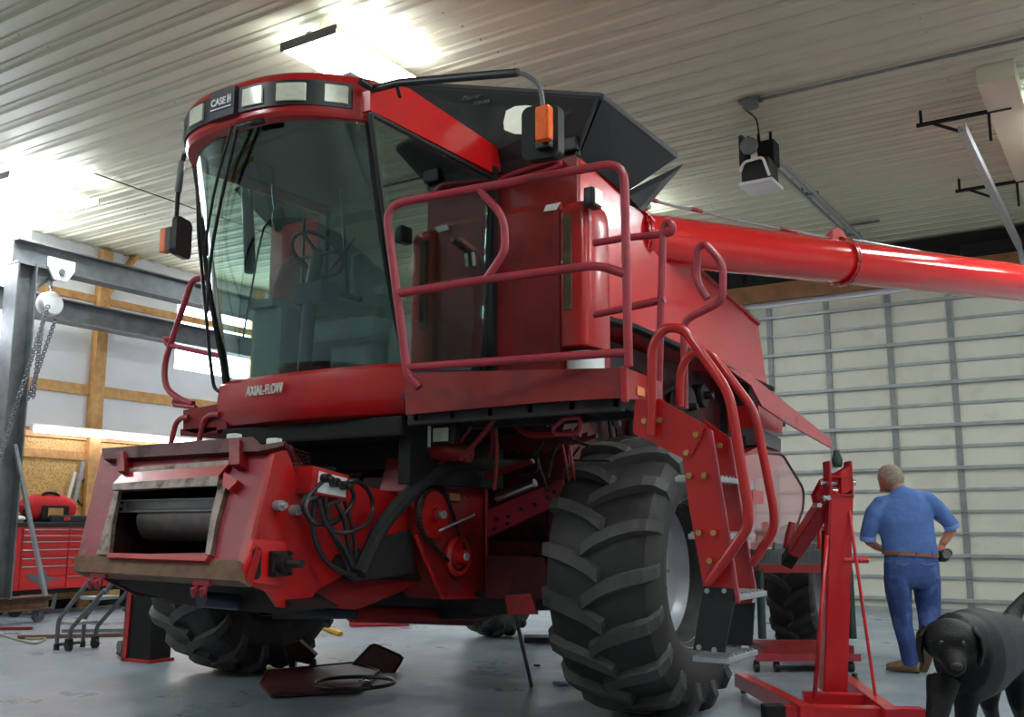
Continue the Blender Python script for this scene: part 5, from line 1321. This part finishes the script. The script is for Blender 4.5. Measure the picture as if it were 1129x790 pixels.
P('pocket_seam', m, mat('seam_thread', (120,130,170), .8), man)
def boot(c, fwd, pitch, nm):
    rt = fwd.cross(NZ).normalized(); up = rt.cross(fwd)
    mt = Matrix((rt, fwd, up)).transposed().to_4x4() @ Matrix.Rotation(pitch, 4, 'X'); mt.translation = c
    b = M(); b.loft([(Vector((0, -.085, .045)), .03, .03), (Vector((0, -.07, .05)), .042, .045), (Vector((0, 0, .055)), .045, .052), (Vector((0, .09, .045)), .052, .04), (Vector((0, .16, .035)), .045, .03), (Vector((0, .19, .03)), .025, .02)], n=18)
    b.loft([(Vector((0, -.03, .05)), .05, .055), (Vector((0, -.03, .14)), .05, .055)], ref=(0, 1, 0), n=18)
    b = fuse(b, .008, 2); bmesh.ops.transform(b.b, matrix=mt, verts=b.b.verts)
    o = P('boot', b, mat('tan_boot_leather', (140,114,82), .7, var=.2), man)
    s = M(); s.loft([(Vector((0, -.085, .008)), .036, .014), (Vector((0, 0, .008)), .044, .014), (Vector((0, .09, .008)), .056, .014), (Vector((0, .19, .01)), .03, .012)], n=14)
    bmesh.ops.transform(s.b, matrix=mt, verts=s.b.verts); P('sole', s, mat('boot_sole', (92,72,54), .8), o)
boot(Vector((MF.x, MF.y, .008))-FH*0.0, (FH*.55-RT*.8).normalized(), 0, 'l')
bc_ = V(1023, 719, -.10); boot(bc_, (FH*.95-RT*.1).normalized(), R(-66), 'r')
ht = thing('handheld_tool', 'black rounded device held at the hip in the right hand of the man', 'tool', V(1041, 612, .02))
m = M(); m.ball(V(1040, 612, .06), .062, (.9, .8, .95)); m.ball(V(1045, 609, .05), .04); m.cyl(V(1036, 606, .05), V(1040, 618, .05), .04); P('device_body', fuse(m, .008, 2), BLK, ht)
P('device_ring', M().lathe(V(1044, 611, 0), FH, [(0, .02), (0, .035), (.02, .035), (.02, .02)], 20), GREYP, ht)

# ------------------------------------------------------------------ black labrador
DH = 4.62
D_ = lambda x, y, d=0: at(x, y, h=DH+d)
dog = thing('dog', 'black labrador dog standing at the lower right corner', 'dog', Vector((D_(1060, 780, .1).x, D_(1060, 780, .1).y, 0)))
m = M()
def dl(l, n=20, ref=None): m.loft([(D_(x, y, d), r, r2) for x, y, d, r, r2 in l], ref=ref or (0, 0, 1), n=n)
# trunk runs away to the right
dl([(1056, 722, .14, .05, .07), (1060, 722, .2, .13, .17), (1068, 722, .32, .165, .215), (1080, 718, .52, .17, .215), (1094, 714, .74, .155, .185), (1106, 711, .92, .14, .165), (1114, 710, 1.04, .13, .16), (1120, 709, 1.12, .07, .10)], 26)
# neck and head
dl([(1070, 712, .34, .13, .14), (1060, 704, .18, .115, .125), (1050, 702, .06, .10, .11)], 22, ref=(0, 0, 1))
hd_ = D_(1047, 706, 0)
fd = (-FH*.9-RT*.28-NZ*.28).normalized(); sd_ = fd.cross(NZ).normalized(); ud = sd_.cross(fd)
hm = Matrix((sd_, fd, ud)).transposed()
m.ball(hd_, .112, (1.06, 1.0, .88), 26, rot=hm)
m.ball(hd_+fd*.05+ud*.035, .075, (1.0, .9, .6), 20, rot=hm)
m.loft([(hd_+fd*.05-ud*.02, .075, .07), (hd_+fd*.11-ud*.035, .056, .052), (hd_+fd*.17-ud*.04, .05, .044), (hd_+fd*.205-ud*.038, .04, .034), (hd_+fd*.222-ud*.035, .02, .018)], ref=ud, n=20)
m.loft([(hd_+fd*.03-ud*.075, .05, .03), (hd_+fd*.12-ud*.085, .036, .018), (hd_+fd*.175-ud*.085, .025, .012)], ref=ud, n=16)
# legs: front pair
dl([(1040, 748, .16, .075, .085), (1036, 772, .12, .058, .062), (1031, 800, .06, .045, .046), (1028, 826, .0, .036, .038), (1026, 850, -.04, .032, .034), (1025, 862, -.08, .042, .03)], 16, ref=tuple(FH))
dl([(1066, 748, .30, .078, .09), (1065, 772, .30, .056, .06), (1064, 800, .30, .044, .046), (1062, 828, .28, .036, .038), (1061, 846, .26, .034, .034)], 16, ref=tuple(FH))
# hind pair with stifle and hock
dl([(1098, 728, .9, .09, .13), (1090, 752, .80, .07, .085), (1090, 775, .86, .046, .05), (1096, 796, 1.0, .034, .036), (1092, 816, .96, .03, .032)], 16, ref=tuple(FH))
dl([(1122, 728, 1.0, .09, .13), (1121, 752, .9, .07, .085), (1122, 775, .96, .046, .05), (1128, 796, 1.1, .034, .036), (1126, 814, 1.06, .03, .032)], 16, ref=tuple(FH))
for (x, y_, d) in ((1061, 848, .26), (1092, 818, .94), (1126, 815, 1.04)):
    c = D_(x, y_, d); c.z = .03; m.ball(c-FH*.03, .045, (.9, 1.2, .62), 16)
c = D_(1026, 850, -.04); c.z = .03; m.ball(c-FH*.03, .045, (.9, 1.2, .62), 16)
# tail rising to the right
dl([(1112, 690, 1.02, .06, .06), (1118, 676, 1.10, .048, .048), (1128, 662, 1.14, .036, .036), (1142, 646, 1.16, .024, .024), (1152, 636, 1.17, .012, .012)], 14)
FUR = mat('glossy_black_fur', (7,7,8), .45, var=.35, vs=30, bump=.35, bs=130, spec=.25)
P('body', fuse(m, .012, 9), FUR, dog)
for s in (-1, 1):
    m = M(); e = hd_+sd_*s*.092+ud*.05-fd*.02
    m.loft([(e, .035, .022), (e+sd_*s*.028-ud*.03+fd*.01, .055, .018), (e+sd_*s*.035-ud*.09+fd*.025, .05, .015), (e+sd_*s*.028-ud*.14+fd*.03, .028, .012), (e+sd_*s*.024-ud*.155+fd*.03, .008, .006)], ref=sd_, n=14)
    P('ear', m, FUR, dog)
    m = M(); m.ball(hd_+sd_*s*.042+fd*.095+ud*.03, .0125, seg=14); P('eye', m, mat('dog_eye', (14,18,10), .05, coat=1), dog)
m = M(); m.ball(hd_+fd*.222-ud*.022, .021, (1.2, .7, .8), 16, rot=hm); P('nose', m, mat('dog_nose', (40,38,40), .3), dog)
# ------------------------------------------------------------------ light and colour management
w = bpy.data.worlds.new('world'); scene.world = w; w.use_nodes = True
w.node_tree.nodes['Background'].inputs['Color'].default_value = (.75, .82, .9, 1); w.node_tree.nodes['Background'].inputs['Strength'].default_value = .3
vs_ = scene.view_settings; vs_.view_transform = 'Standard'; vs_.look = 'None'; vs_.exposure = 1.35; vs_.gamma = 1; vs_.use_curve_mapping = False
